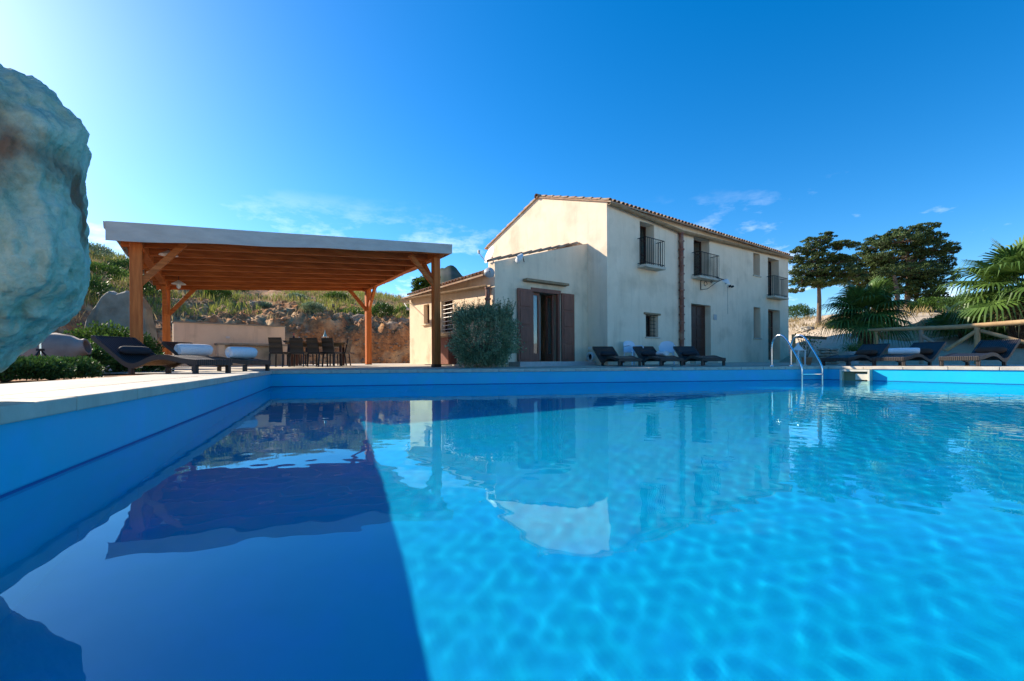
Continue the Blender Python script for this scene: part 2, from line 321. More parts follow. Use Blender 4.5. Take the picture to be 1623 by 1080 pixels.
# deck
D0 = offset_poly(POOL, .365)
def strip(mb, a0, a1, b0, b1, n=10, dz=0):
    for k in range(n):
        t0, t1 = k / n, (k + 1) / n; P = [a0.lerp(b0, t0), a1.lerp(b1, t0), a1.lerp(b1, t1), a0.lerp(b0, t1)]
        mb.quad(*[(p.x, p.y, zg(p.x, p.y) + dz) for p in P])
mb = MB(); out_n = Vector((-dl.y, dl.x)); rn = Vector((-dr.y, dr.x))
if rn.dot(CFR - cen2) < 0: rn = -rn
strip(mb, D0[0], D0[1], D0[0] + out_n * .95, D0[1] + out_n * .95, 1)
farL, farR = D0[1] + out_n * .95 , D0[2] + rn * 4.2
strip(mb, farL, farR, farL + nf * 16, farR + nf * 16, 24)
mb.quad(*[(p.x, p.y, 0) for p in (D0[1], farL, D0[1])]) if False else None
mb.quad(*[(p.x, p.y, 0.0) for p in (farL, D0[1], D0[2], farR)])
strip(mb, D0[2], D0[3], D0[2] + rn * 4.2, D0[3] + rn * 4.2, 1)
strip(mb, D0[3] + rn * 4.2, D0[0] + out_n * .95, D0[3] + rn * 4.2 + Vector((0, -5)), D0[0] + out_n * .95 + Vector((0, -5)), 1)
mb.quad(*[(p.x, p.y, 0) for p in (D0[3] + rn * 4.2, D0[3], D0[0], D0[0] + out_n * .95)])
tag(mb.build('deck', M['deck']), kind='structure')
e1, e2 = Vector((.805, .594)), Vector((-.594, .805))
PFR, PFL = Vector((-2.2, 13.2)), Vector((-7.6, 9.2)); PBR = PFR + e2 * 5.8; PBL = PFL + e2 * 5.8
mb = MB(); A = PFL - e1 * 1.6 - e2 * 1.0; B = PBR + e1 * 3.4 - e2 * 6.6 ; 
TP = [PFL - e1 * 1.3 - e2 * .8, Vector((-5.0, 8.3)), farL + nf * .3, PBR + e2 * 3.2 + e1 * .5, PBL + e2 * 3.2 - e1 * 1.3]
mb.quad(*[(p.x, p.y, zg(p.x, p.y) - .005) for p in TP])
tag(mb.build('terrace', M['deck']), kind='structure')

# ------------------------------------------------------------------ terrain
def interp(x, T): return float(np.interp(x, [t[0] for t in T], [t[1] for t in T]))
FOOT = [(-180, 24), (-100, 16), (-65, 12), (-50, 12.5), (-42.6, 17.7), (-38.7, 21), (-33, 23.5), (-26.6, 24.6), (-12.4, 25), (0, 29), (11, 30), (24, 32), (31, 24), (38.7, 19), (47.7, 19), (90, 22), (180, 24)]
BANK = [(-180, 0), (-65, .4), (-42, .7), (-33, 1.6), (-26, 2.2), (-12, 2.1), (0, 2), (11, 1), (22, 0), (180, 0)]
TOP = [(-180, 2), (-90, 6), (-50, 9.0), (-42, 9.2), (-30, 9.0), (-18, 8.6), (-10, 7.4), (0, 5), (28, 4.2), (40, 4.4), (50, 4.6), (90, 3), (180, 2)]
def terr(x, y):
    az = math.degrees(math.atan2(x, y)); r = math.hypot(x, y); f = interp(az, FOOT) + .7 * fbm((x * .25, y * .25, 3), 3); bk = interp(az, BANK); tp = interp(az, TOP)
    z = -.035
    if in_pool(x, y, .75): return -3.0
    if r > f:
        q = min(1, (r - f) / 1.6); z += bk * (q * q * (3 - 2 * q)) ** .7
        if bk > .3: z += .26 * bk * q ** .4 * (1 - min(1, max(0, (r - f - 3) / 8)) * .6) * (fbm((x * 1.5, y * 1.5, 7), 6) - .9 * abs(noise.noise(Vector((x * 2.2, y * 2.2, 3))))) * (1 if r - f > .1 else 0)
        s = min(1, max(0, (r - f - 1) / 30)); z += (tp - bk) * s ** .85
        z += (.25 * fbm((x * .18, y * .18, 1), 5) + .05 * fbm((x * 1.1, y * 1.1, 9), 4)) * min(1, (r - f) / 6)
        if r > f + 40: z -= (r - f - 40) * .012 * (1 if r > 60 else .5)
    return z
def polar(name, a0, a1, da, rads, m):
    n = int(round((a1 - a0) / da)); vs = []; fs = []
    for i in range(n + 1):
        a = R(a0 + (a1 - a0) * i / n)
        for r in rads: x, y = r * math.sin(a), r * math.cos(a); vs.append((x, y, terr(x, y)))
    k = len(rads)
    for i in range(n):
        for j in range(k - 1): a = i * k + j; fs.append((a, a + 1, a + k + 1, a + k))
    b = MB(); b.v = vs; b.f = fs; o = b.build(name, m, smooth=False); o.data.polygons.foreach_set('use_smooth', [True] * len(fs)); return tag(o, kind='structure')
rA = [.3] + list(np.arange(1, 17, .9)) + list(np.arange(17, 32, .22)) + list(np.arange(32, 64, .9)) + [70, 80, 100, 140, 220, 400, 800, 2500]
rB = [.3] + list(np.arange(1, 17, .9)) + list(np.arange(17, 62, .9)) + [65, 70, 80, 100, 140, 220, 400, 800, 2500]
polar('hillside', -66, 22, .4, rA, M['soil'])
polar('ground', 22, 294, 1.0, rB, M['gravel'])
# garden bed beside the pool deck on the left
mb = MB(); a = D0[0] + out_n * .95; b = D0[1] + out_n * .95
for k in range(24):
    t0, t1 = k / 24, (k + 1) / 24
    for j in range(8):
        def pp(t, u): p = a.lerp(b, t) + out_n * (u * 5.0); return (p.x, p.y, -.01 + .14 * min(1, u * 3) * (fbm((p.x, p.y, 0), 4) + .8) * (1 if u > 0 else 0) - (.1 if u > .95 else 0))
        u0, u1 = j / 8, (j + 1) / 8
        mb.quad(pp(t0, u0), pp(t1, u0), pp(t1, u1), pp(t0, u1))
#tag(mb.build('garden_bed', M['garden']), kind='structure')
# mountains
def ridge(name, pts, D, m, rough, depth):
    mb = MB(); n = 90; rows = 14; vs = []
    for i in range(n + 1):
        px = pts[0][0] + (pts[-1][0] - pts[0][0]) * i / n; py = float(np.interp(px, [p[0] for p in pts], [p[1] for p in pts]))
        for j in range(rows + 1):
            t = j / rows; d = D + depth * (t - .5) * 2; top = ZP(px, py, D); h = top * max(0, 1 - abs(t - .5) * 2) ** .8
            p = G(px, d); h += rough * fbm((p.x * .012, p.y * .012, 5), 6) * (1 - abs(t - .5)) * min(1, h / top * 3 + .1); vs.append((p.x, p.y, h - 4))
    mb.v = vs; k = rows + 1
    mb.f = [(i * k + j, i * k + j + 1, (i + 1) * k + j + 1, (i + 1) * k + j) for i in range(n) for j in range(rows)]
    return tag(mb.build(name, m, smooth=True), kind='structure')
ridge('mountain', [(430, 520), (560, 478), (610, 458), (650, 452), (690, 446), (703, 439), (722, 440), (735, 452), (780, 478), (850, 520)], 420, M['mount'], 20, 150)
ridge('distant_mountain', [(-300, 520), (0, 440), (100, 418), (150, 416), (180, 414), (210, 420), (300, 470), (420, 530)], 900, M['mount_haze'], 14, 300)

# ------------------------------------------------------------------ buildings
P0 = Vector((3.16, 15.0))
RZ = math.atan2(e1.y, e1.x)
def fpx(px, org, d):                      # along-wall coordinate where column px meets the wall line
    u = ray(px, HY).x; return (u * org.y - org.x) / (d.x - u * d.y)
def rect(org, d, x0, x1, yt, yb):
    s0, s1 = fpx(x0, org, d), fpx(x1, org, d); Dp = org.y + d.y * s0
    return [min(s0, s1), max(s0, s1), ZP(x0, yb, Dp), ZP(x0, yt, Dp)]
def wall(mb, o, u, nrm, W_, H_, ops, depth, z0=0, grid=1.2):
    """outer wall sheet with openings and reveals; o,u,nrm 3-vectors in local space"""
    o, u, nrm = Vector(o), Vector(u), Vector(nrm); z = Vector((0, 0, 1))
    xs = sorted(set([0, W_] + [v for r in ops for v in r[:2]])); zs = sorted(set([z0, H_] + [v for r in ops for v in r[2:]]))
    P = lambda s, h, d=0: o + u * s + z * h - nrm * d
    for i in range(len(xs) - 1):
        for j in range(len(zs) - 1):
            cx, cz = (xs[i] + xs[i + 1]) / 2, (zs[j] + zs[j + 1]) / 2
            if any(r[0] < cx < r[1] and r[2] < cz < r[3] for r in ops): continue
            mb.quad(P(xs[i], zs[j]), P(xs[i + 1], zs[j]), P(xs[i + 1], zs[j + 1]), P(xs[i], zs[j + 1]))
    for s0, s1, h0, h1 in ops:
        for a, b in (((s0, h0), (s1, h0)), ((s1, h0), (s1, h1)), ((s1, h1), (s0, h1)), ((s0, h1), (s0, h0))):
            mb.quad(P(*a), P(*b), P(*b, depth), P(*a, depth))
H = thing('farmhouse', 'two storey cream plastered farmhouse with clay tile eaves and small iron balconies', 'house', (P0.x, P0.y, 0), RZ)
LH, WH, EH, RH = 13.5, 7.1, 5.42, 6.6
ops = dict(w1=rect(P0, e1, 1015.3, 1038, 350.5, 421.5), w2=rect(P0, e1, 1100.5, 1125.5, 373.6, 439), w3=rect(P0, e1, 1195, 1205.5, 400.5, 436), w4=rect(P0, e1, 1218, 1235.5, 408, 470),
           g1=rect(P0, e1, 1024, 1043.6, 498.6, 534), g2=rect(P0, e1, 1096, 1127, 481, 572), g3=rect(P0, e1, 1195, 1206, 486.7, 536), g4=rect(P0, e1, 1218, 1236.7, 490, 571.5))
ops['g2'][2] = .16; ops['g4'][2] = .2
mb = MB()
wall(mb, (0, 0, 0), (1, 0, 0), (0, -1, 0), LH, EH, list(ops.values()), .42)
wall(mb, (0, WH, 0), (0, -1, 0), (-1, 0, 0), WH, EH, [], .3)
wall(mb, (LH, 0, 0), (0, 1, 0), (1, 0, 0), WH, EH, [], .3)
wall(mb, (LH, WH, 0), (-1, 0, 0), (0, 1, 0), LH, EH, [], .3)
for x in (0, LH): mb.quad((x, 0, EH), (x, WH, EH), (x, WH / 2, RH))
mb.build('wall', M['plaster'], H)
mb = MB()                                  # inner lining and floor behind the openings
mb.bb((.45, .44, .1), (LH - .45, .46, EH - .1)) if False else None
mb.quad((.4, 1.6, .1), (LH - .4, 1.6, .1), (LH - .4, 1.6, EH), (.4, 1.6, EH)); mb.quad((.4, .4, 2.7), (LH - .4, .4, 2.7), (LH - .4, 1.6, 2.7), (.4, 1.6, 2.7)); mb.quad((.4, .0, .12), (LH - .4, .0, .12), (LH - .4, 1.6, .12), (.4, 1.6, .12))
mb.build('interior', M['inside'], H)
def tilesheet(mb, o, along, down, n, L, sp=.215, r=.085, seg=.42):
    """barrel tiles: rows running down the slope, each tile a half pipe overlapping the next"""
    o, al, dn = Vector(o), Vector(along).normalized(), Vector(down).normalized(); up = al.cross(dn); up = up if up.z > 0 else -up
    k = max(1, int(L / seg))
    for i in range(n):
        for j in range(k):
            s = o + al * (sp * (i + .5) + random.uniform(-.008, .008)) + dn * (j * seg); e = s + dn * (seg + .06); a = []
            for q, (p, rr_, lift) in enumerate(((s, r * .82, .0), (e, r, .022))):
                for t in range(6): th = math.pi * t / 5; a.append(p + al * (math.cos(th) * rr_) + up * (math.sin(th) * rr_ * .9 + lift))
            for t in range(6): th = math.pi * t / 5; a.append(e + al * (math.cos(th) * (r - .018)) + up * (math.sin(th) * (r - .018) * .9 + .022))
            mb.add(a, [(t, t + 1, t + 7, t + 6) for t in range(5)] + [(t + 6, t + 7, t + 13, t + 12) for t in range(5)])
sl = math.atan2(RH - EH, WH / 2)
mb = MB(); ov = .22
for sgn, y0 in ((-1, 0), (1, WH)):
    ym = WH / 2; dn = Vector((0, sgn * math.cos(sl), -math.sin(sl)))
    a = Vector((-.06, ym, RH)); L = (WH / 2 + ov) / math.cos(sl); b = a + dn * L; w = Vector((LH + .12, 0, 0)); th = Vector((0, 0, .05))
    mb.add([a, a + w, b + w, b, a + th, a + w + th, b + w + th, b + th], [(0, 1, 2, 3), (4, 7, 6, 5), (0, 4, 5, 1), (1, 5, 6, 2), (2, 6, 7, 3), (3, 7, 4, 0)])
roof = mb.build('roof', M['tile'], H)
mb = MB()
tilesheet(mb, (-.05, WH / 2, RH + .06), (1, 0, 0), (0, -math.cos(sl), -math.sin(sl)), int((LH + .1) / .215), (WH / 2 + ov) / math.cos(sl))
tilesheet(mb, (-.05, WH / 2, RH + .06), (1, 0, 0), (0, math.cos(sl), -math.sin(sl)), int((LH + .1) / .215), (WH / 2 + ov) / math.cos(sl))
mb.build('roof_tiles', M['tile'], roof, kind='stuff', smooth=True)
for k in range(16):                        # ridge caps
    mb = MB().lathe([(.1, 0), (.125, .9)], (k * .87 - .1, WH / 2, RH + .06), 10, Matrix.Rotation(R(90), 3, 'Y')); mb.build('ridge_tile', M['tile'], roof, smooth=True)
# sloping clay gutter to the downspout
sDP = fpx(1077.5, P0, e1)
def gutter_bits(par, pts, mt, name='gutter_section', r=.10):
    for a, b in zip(pts[:-1], pts[1:]):
        a, b = Vector(a), Vector(b); n = max(1, int((b - a).length / .55))
        for k in range(n):
            p, q = a.lerp(b, k / n), a.lerp(b, (k + 1) / n + .02); u = (q - p).normalized(); x = u.cross(Vector((0, 0, 1))).normalized(); v = []
            for c, rr_ in ((p, r), (q, r * .93)):
                for rad in (rr_, rr_ - .02):
                    for t in range(7): th = math.pi + math.pi * t / 6; v.append(c + x * math.cos(th) * rad + Vector((0, 0, math.sin(th) * rad)))
            f = []
            for t in range(6): f += [(t, t + 1, t + 15, t + 14), (t + 7, t + 21, t + 22, t + 8), (t + 14, t + 15, t + 22, t + 21), (t, t + 7, t + 8, t + 1)]
            MB().add(v, f).build(name, mt, par, smooth=True)
zl, zm, zr = EH - .02, EH - .30, EH - .05
gutter_bits(H, [(-.02, -.12, zl), (sDP, -.12, zm)], M['gutter']); gutter_bits(H, [(LH + .05, -.12, zr), (sDP, -.12, zm)], M['gutter'])
def pipe(par, x, y, z0, z1, r=.085):
    n = int((z1 - z0) / .3)
    for k in range(n):
        a = z0 + (z1 - z0) * k / n; h = (z1 - z0) / n; ox = random.uniform(-.006, .006)
        MB().lathe([(r * .8, 0), (r * .82, h * .8), (r * 1.1, h * .82), (r * 1.12, h * .97), (r * .8, h)], (x + ox, y, a), 12).build('pipe_section', M['clay'], par, smooth=True)
pipe(H, sDP, -.10, .1, zm - .05, .1)
# door and window joinery
def window(par, r, y, mtf, leaf=None, panes=2, name='window', nrm=(0, -1), handle=False, rail=None):
    s0, s1, h0, h1 = r; w = s1 - s0; fr = .06; f = MB()
    f.bb((s0 + .002, y, h0), (s0 + fr, y + .06, h1)); f.bb((s1 - fr, y, h0), (s1 - .002, y + .06, h1)); f.bb((s0 + fr, y + .003, h1 - fr), (s1 - fr, y + .057, h1)); f.bb((s0 + fr, y + .003, h0), (s1 - fr, y + .057, h0 + fr))
    f.bb(((s0 + s1) / 2 - .03, y + .005, h0 + fr), ((s0 + s1) / 2 + .03, y + .055, h1 - fr))
    for k in range(1, panes): zz = h0 + (h1 - h0) * k / panes; f.bb((s0 + fr, y + .008, zz - .015), (s1 - fr, y + .05, zz + .015))
    win = f.build(name, mtf, par); MB().bb((s0 + fr, y + .025, h0 + fr), (s1 - fr, y + .031, h1 - fr)).build('pane', M['glass'], win); return win
def panel_door(par, r, y, mt, name, rows=4, cols=2, x=None, rot=None):
    s0, s1, h0, h1 = r; b = MB(); b.bb((s0 + .003, y, h0), (s1 - .003, y + .04, h1)); d = b.build(name, mt, par)
    w = (s1 - s0) / cols; h = (h1 - h0) / rows
    for i in range(cols):
        for j in range(rows): MB().bb((s0 + i * w + .05, y - .018, h0 + j * h + .05), (s0 + (i + 1) * w - .05, y, h0 + (j + 1) * h - .05)).build('panel', mt, d, bevel=.012)
    return d
for k in ('w1', 'w2', 'w4'): window(H, ops[k], .36, M['dwood'], name='balcony_door', panes=3)
for k in ('w3', 'g3'): window(H, ops[k], .30, M['swood'], panes=2)
window(H, ops['g4'], .34, M['swood'], name='glazed_door', panes=3)
window(H, ops['g1'], .36, M['dwood'], panes=2)
panel_door(H, ops['g2'], .25, M['dwood'], 'front_door', 5, 2)
r = ops['g2']; MB().bb((r[0] - .1, -.25, .0), (r[1] + .1, .25, .16)).build('door_step', M['deck'], H, bevel=.01)
# open inner shutters on left reveal of balcony doors
for k in ('w1', 'w2', 'w4'):
    r = ops[k]; MB().bb((r[0] + .01, .02, r[2] + .03), (r[0] + .05, .35, r[3] - .02)).build('shutter', M['dwood'], H)
r = ops['g1']; g = MB()
for i in range(4): x = r[0] + (r[1] - r[0]) * (i + .5) / 4; g.tube([(x, .12, r[2]), (x, .12, r[3])], .009, 6)
for i in range(6): z = r[2] + (r[3] - r[2]) * (i + .5) / 6; g.tube([(r[0], .12, z), (r[1], .12, z)], .008, 6)
g.build('window_grille', M['iron'], H)
MB().bb((r[0] - .12, -.05, r[3]), (r[1] + .1, .1, r[3] + .07)).build('lintel', M['gutter'], H, bevel=.01)
for k in ('g1', 'w3', 'g3'): r = ops[k]; MB().bb((r[0] - .06, -.05, r[2] - .05), (r[1] + .06, .3, r[2])).build('sill', M['coping'], H, bevel=.006)
for k, ex in (('w1', .34), ('w2', .34), ('w4', .34)):
    r = ops[k]; a, b = r[0] - .12, r[1] + .12; z = r[2]
    sb = MB().bb((a - .04, -ex - .04, z - .10), (b + .04, .3, z - .005)).build('balcony_slab', M['coping'], H, bevel=.012)
    g = MB(); zt = z + .93
    for zz in (z + .06, zt):
        g.bar((a, -ex, zz), (b, -ex, zz), .025, .02); g.bar((a, -ex, zz), (a, -.0, zz), .025, .02); g.bar((b, -ex, zz), (b, .0, zz), .025, .02)
    n = int((b - a) / .1)
    for i in range(n + 1): g.tube([(a + (b - a) * i / n, -ex, z), (a + (b - a) * i / n, -ex, zt)], .009, 6)
    for i in range(1, 4):
        for xx in (a, b): g.tube([(xx, -ex * i / 4, z), (xx, -ex * i / 4, zt)], .009, 6)
    g.build('balcony_railing', M['iron'], H)

# annex
t932 = fpx(932, P0, e2); A1 = P0 + e2 * t932
sA = -fpx(785, A1, e1); A0 = A1 - e1 * sA; dA = 6.1
AN = thing('annex', 'low single storey plastered annex with open brown shutters, joined to the farmhouse gable', 'building', (A0.x, A0.y, 0), RZ)
HL, HR, HE = 3.13, 4.25, 2.82
dop = rect(A0, e1, 843, 888, 461, 571); dop[2] = .17
mb = MB(); wall(mb, (0, 0, 0), (1, 0, 0), (0, -1, 0), sA, HL, [dop], .3)
mb.quad((0, 0, HL), (sA, 0, HL), (sA, 0, HR)); mb.quad((0, .25, HE), (sA, .25, HE), (sA, .25, HR)); mb.quad((0, 0, HL), (sA, 0, HR), (sA, .25, HR), (0, .25, HL))
mb.quad((0, .25, HE), (0, .25, HL), (0, 0, HL), (0, 0, HE))
s_ = lambda px: fpx(px, A0, e2)
def lrect(x0, x1, yt, yb):
    s0, s1 = s_(x0), s_(x1); Dp = A0.y + e2.y * s0; return [min(s0, s1), max(s0, s1), ZP(x0, yb, Dp), ZP(x0, yt, Dp)]
lo = [lrect(681, 672, 482, 511), lrect(718, 699.6, 474, 528)]
lo[1][2] = 1.22; lo[1][3] = 2.35; lo[0][2] = 1.62; lo[0][3] = 2.35
mb2 = MB(); wall(mb2, (0, dA, 0), (0, -1, 0), (-1, 0, 0), dA, HE, [[dA - q[1], dA - q[0], q[2], q[3]] for q in lo], .25)
mb.v, o_ = mb.v + mb2.v, len(mb.v); mb.f += [tuple(i + o_ for i in f) for f in mb2.f]
mb.quad((0, dA, 0), (sA, dA, 0), (sA, dA, HR), (0, dA, HE))
mb.build('wall', M['plaster2'], AN)
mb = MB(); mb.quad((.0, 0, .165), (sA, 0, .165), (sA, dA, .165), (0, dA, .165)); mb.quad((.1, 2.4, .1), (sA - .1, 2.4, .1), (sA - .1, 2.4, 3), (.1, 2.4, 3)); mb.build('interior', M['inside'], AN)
sl2 = math.atan2(HR - HE, sA)
mb = MB(); a = Vector((sA, .26, HR)); dn = Vector((-math.cos(sl2), 0, -math.sin(sl2))); L = (sA + .25) / math.cos(sl2); b = a + dn * L; w = Vector((0, dA - .16, 0)); th = Vector((0, 0, .05))
mb.add([a, a + w, b + w, b, a + th, a + w + th, b + w + th, b + th], [(0, 1, 2, 3), (4, 7, 6, 5), (0, 4, 5, 1), (1, 5, 6, 2), (2, 6, 7, 3), (3, 7, 4, 0)])
rf = mb.build('roof', M['tile'], AN)
mb = MB(); tilesheet(mb, a + Vector((0, .02, .06)), (0, 1, 0), dn, int((dA - .2) / .215), L); mb.build('roof_tiles', M['tile'], rf, kind='stuff', smooth=True)
mb = MB(); tilesheet(mb, Vector((-.08, .12, HL + .02)), (0, 1, 0), (1, 0, (HR - HL) / sA), 1, sA, sp=.22, r=.1); mb.build('verge_tiles', M['tile'], rf, smooth=True)
gutter_bits(AN, [(-.14, dA, HE - .08), (-.14, .25, HE - .36)], M['gutter'], r=.09); pipe(AN, -.12, .2, .1, HE - .42, .085)
MB().bb((-.25, -.2, 0), (0.02, dA + .2, .1)).build('plinth', M['deck'], AN, bevel=.01)
MB().bb((.5, -.55, .0), (sA - .2, .1, .165)).build('door_step', M['grey'], AN, bevel=.01)
r = rect(A0, e1, 829, 896, 442, 450.5); MB().bb((r[0], -.22, r[2] + .08), (r[1], .02, r[2] + .16)).build('canopy_ledge', M['gutter'], AN, bevel=.01)
fr = MB(); s0, s1, h0, h1 = dop
fr.bb((s0 - .02, -.03, h1 - .02), (s1 + .02, .1, h1 + .1)); fr.bb((s0 + .002, .0, h0), (s0 + .08, .12, h1 - .02)); fr.bb((s1 - .08, 0, h0), (s1 - .002, .12, h1 - .02)); fr.build('door_frame', M['swood'], AN)
# glazed leaf at the left, ajar; another folded at the right
q = (s1 - s0 - .16) / 3
lf = MB(); x0 = s0 + .085; y = .13; z0, z1 = h0 + .01, h1 - .03; w = q
for bx in (((x0, y, z0), (x0 + .07, y + .05, z1)), ((x0 + w - .07, y, z0), (x0 + w, y + .05, z1)), ((x0 + .07, y, z0), (x0 + w - .07, y + .05, z0 + .25)), ((x0 + .07, y, z1 - .08), (x0 + w - .07, y + .05, z1))): lf.bb(*bx)
l_ = lf.build('glazed_leaf', M['swood'], AN); MB().bb((x0 + .07, y + .02, z0 + .25), (x0 + w - .07, y + .028, z1 - .08)).build('pane', M['glass'], l_)
x0 = s1 - .2; lf = MB().bb((x0, .14, z0), (x0 + .05, .14 + q, z0 + .25)).bb((x0, .14, z1 - .08), (x0 + .05, .14 + q, z1)).bb((x0, .14, z0 + .25), (x0 + .05, .21, z1 - .08)).bb((x0, .07 + q, z0 + .25), (x0 + .05, .14 + q, z1 - .08))
l_ = lf.build('glazed_leaf', M['swood'], AN); MB().bb((x0 + .02, .21, z0 + .25), (x0 + .028, .07 + q, z1 - .08)).build('pane', M['glass'], l_)
cu = MB(); 
for k in range(10): cu.tube([(s0 + q + .32 + k * .03, .7 + .02 * (k % 2), h0 + .05), (s0 + q + .32 + k * .03, .7, h1)], .022, 6)
cu.build('curtain', M['curtain'], AN)
# open shutters lying back on the wall
def shutter(par, px0, px1, hinge_left, ang):
    a, b = fpx(px0, A0, e1), fpx(px1, A0, e1); w = b - a; e = thing('shutter', None, None, (a if not hinge_left else a, -.05, 0)); e.parent = par
    b_ = MB(); z0, z1 = h0 + .0, h1 + .02
    b_.bb((0, 0, z0), (w, .045, z1)); o = b_.build('shutter', M['swood'], par); o.location = (a, -.09, 0); bpy.data.objects.remove(e)
    o.rotation_euler = (0, 0, ang)
    hh = (z1 - z0 - .06) / 4
    for j in range(4):
        MB().bb((.07, -.02, z0 + .06 + j * hh), (w - .07, 0, z0 + (j + 1) * hh)).build('panel', M['swood'], o, bevel=.012)
    return o
shutter(AN, 819, 841, False, R(0)); sh = shutter(AN, 888.5, 908, False, R(0))
# side wall joinery
def side_part(mb, name, mt, par=AN): return mb.build(name, mt, par)
for q, nb in ((lo[0], 0), (lo[1], 8)):
    w = MB().bb((.16, q[0], q[2]), (.2, q[0] + .07, q[3])).bb((.16, q[1] - .07, q[2]), (.2, q[1], q[3])).bb((.16, q[0] + .07, q[3] - .07), (.2, q[1] - .07, q[3])).bb((.16, q[0] + .07, q[2]), (.2, q[1] - .07, q[2] + .07)).bb((.17, (q[0] + q[1]) / 2 - .03, q[2] + .07), (.195, (q[0] + q[1]) / 2 + .03, q[3] - .07))
    w = w.build('window', M['dwood'], AN); MB().bb((.18, q[0] + .07, q[2] + .07), (.186, q[1] - .07, q[3] - .07)).build('pane', M['glass'], w)
    MB().bb((-.07, q[0] - .08, q[2] - .06), (.15, q[1] + .08, q[2])).build('sill', M['plaster2'], AN, bevel=.01)
    if nb:
        g = MB()
        for i in range(nb): z = q[2] + (q[3] - q[2]) * (i + .7) / nb; g.tube([(.05, q[0], z), (.05, q[1], z)], .012, 6)
        g.build('window_bars', M['white'], AN)
sq = s_(716); cb = MB().bb((-.32, sq - .35, .1), (-.0, sq + .35, 1.0)).build('cupboard', M['swood'], AN, bevel=.01); MB().bb((-.37, sq - .42, 1.0), (-.0, sq + .42, 1.06)).build('cupboard_top', M['gutter'], AN)
def onwall(base_org, d, px, py, off=.0):
    s = fpx(px, base_org, d); Dp = base_org.y + d.y * s; nrm = Vector((d.y, -d.x)); p = base_org + d * s + nrm * off; return Vector((p.x, p.y, ZP(px, py, Dp)))

# things on the walls
p = onwall(P0, e1, 1133.5, 503, .012); pl = MB().box((0, 0, 0), (.24, .02, .22)).build('plaque', M['grey'], bevel=.003); pl.location = p; pl.rotation_euler = (0, 0, RZ); tag(pl, 'small square grey plaque on the facade right of the front door', 'plaque')
p = onwall(P0, e1, 1110, 450, 0); wlamp = thing('wall_lamp', 'curled black iron bracket lamp with white shade above the front door', 'lamp', p, RZ)
br = MB(); pts = []
for i in range(15): t = i / 14; pts.append((.0 + .95 * t, -.08 - .75 * t * 0 - .02, .12 * math.sin(t * math.pi * .9) + .12))
br.tube([(x, -.05 - .5 * (x / .95), z) for x, _, z in pts], .014, 6)
br.tube([(.02, -.03, -.25), (.02, -.03, .22)], .016, 6)
for c, r0 in (((.2, -.12, -.02), .14), ((.42, -.25, .07), .07)):
    br.tube([(c[0] + math.cos(a) * r0 * (1 - a / 9), c[1], c[2] + math.sin(a) * r0 * (1 - a / 9)) for a in np.linspace(0, 6.5, 22)], .011, 6)
br.tube([(.04, -.05, -.24), (.3, -.15, -.2), (.6, -.33, .05), (.85, -.48, .2)], .012, 6); br.build('bracket', M['iron'], wlamp, smooth=True)
MB().lathe([(.02, .08), (.06, .06), (.19, -.03), (.2, -.05), (.185, -.05), (.05, .04)], (.98, -.56, .13), 20, Matrix.Rotation(R(35), 3, 'X')).build('shade', M['white'], wlamp, smooth=True)
MB().lathe([(.0, -.12), (.035, -.1), (.045, -.06), (.03, 0), (.02, .04)], (.98, -.54, .11), 12).build('bulb', M['white'], wlamp, smooth=True)
p = onwall(P0, e1, 1156, 454, 0); sp = thing('spotlight', 'pair of tiny dark spotlights with a cable trailing down the facade', 'spotlight', p, RZ)
MB().box((0, -.03, 0), (.06, .06, .1)).build('bracket', M['grey'], sp)
for q in (-1, 1): MB().lathe([(0, -.06), (.035, -.05), (.045, .05), (.0, .04)], (q * .1, -.1, -.02), 10, Matrix.Rotation(R(70), 3, 'X')).build('lamp_head', M['iron'], sp, smooth=True)
MB().tube([(-.12, -.01, -.05), (-.13, -.01, -.5), (-.12, -.01, -1.2)], .007, 5).build('cable', M['grey'], sp)
def dish(name, label, p, rz, tilt, rad, mt, arm=.5):
    d = thing(name, label, 'satellite dish' if 'dish' in name else 'lamp', p, rz); Mx = Matrix.Rotation(tilt, 3, 'X')
    MB().lathe([(.01, 0)] + [(rad * t, .22 * rad * t * t) for t in (.2, .4, .6, .8, 1)] + [(rad, .22 * rad - .01)] + [(rad * t, .22 * rad * t * t - .012) for t in (.8, .5, .2, .02)], (0, 0, 0), 28, Mx).build('dish', mt, d, smooth=True)
    MB().tube([(0, .1, -.6), (0, .08, -.1), (0, 0, 0)], .018, 8).build('mast', M['grey'], d)
    if arm: MB().tube([Mx @ Vector((0, -rad * .9, .1)), Mx @ Vector((0, -.1, arm))], .012, 6).box(Mx @ Vector((0, -.08, arm)), (.06, .06, .1)).build('receiver_arm', M['grey'], d)
    return d
def loc3(org, x, y, z): p = org + e1 * x + e2 * y; return Vector((p.x, p.y, z))
Dd = 14.6; dish('satellite_dish', 'white satellite dish seen edge on at the low corner of the annex roof', G(779, Dd, ZP(779, 405, Dd)), R(-62), R(70), .3, M['white'], .42)
def enamel(p, rz, tilt, rad, label, mt=None):
    d = thing('outdoor_lamp', label, 'lamp', p, rz); Mx = Matrix.Rotation(tilt, 3, 'X')
    MB().lathe([(.02, .09), (.05, .07), (rad, .0), (rad * 1.03, -.02), (rad * .97, -.02), (.05, .05)], (0, 0, 0), 24, Mx).build('shade', mt or M['white'], d, smooth=True)
    MB().lathe([(.0, -.09), (.035, -.075), (.045, -.03), (.03, .02)], (0, 0, 0), 12, Mx).build('bulb', M['white'], d, smooth=True)
    MB().tube([Mx @ Vector((0, 0, .08)), (0, .15, .05), (0, .2, -.1)], .014, 6).build('bracket', M['iron'], d); return d
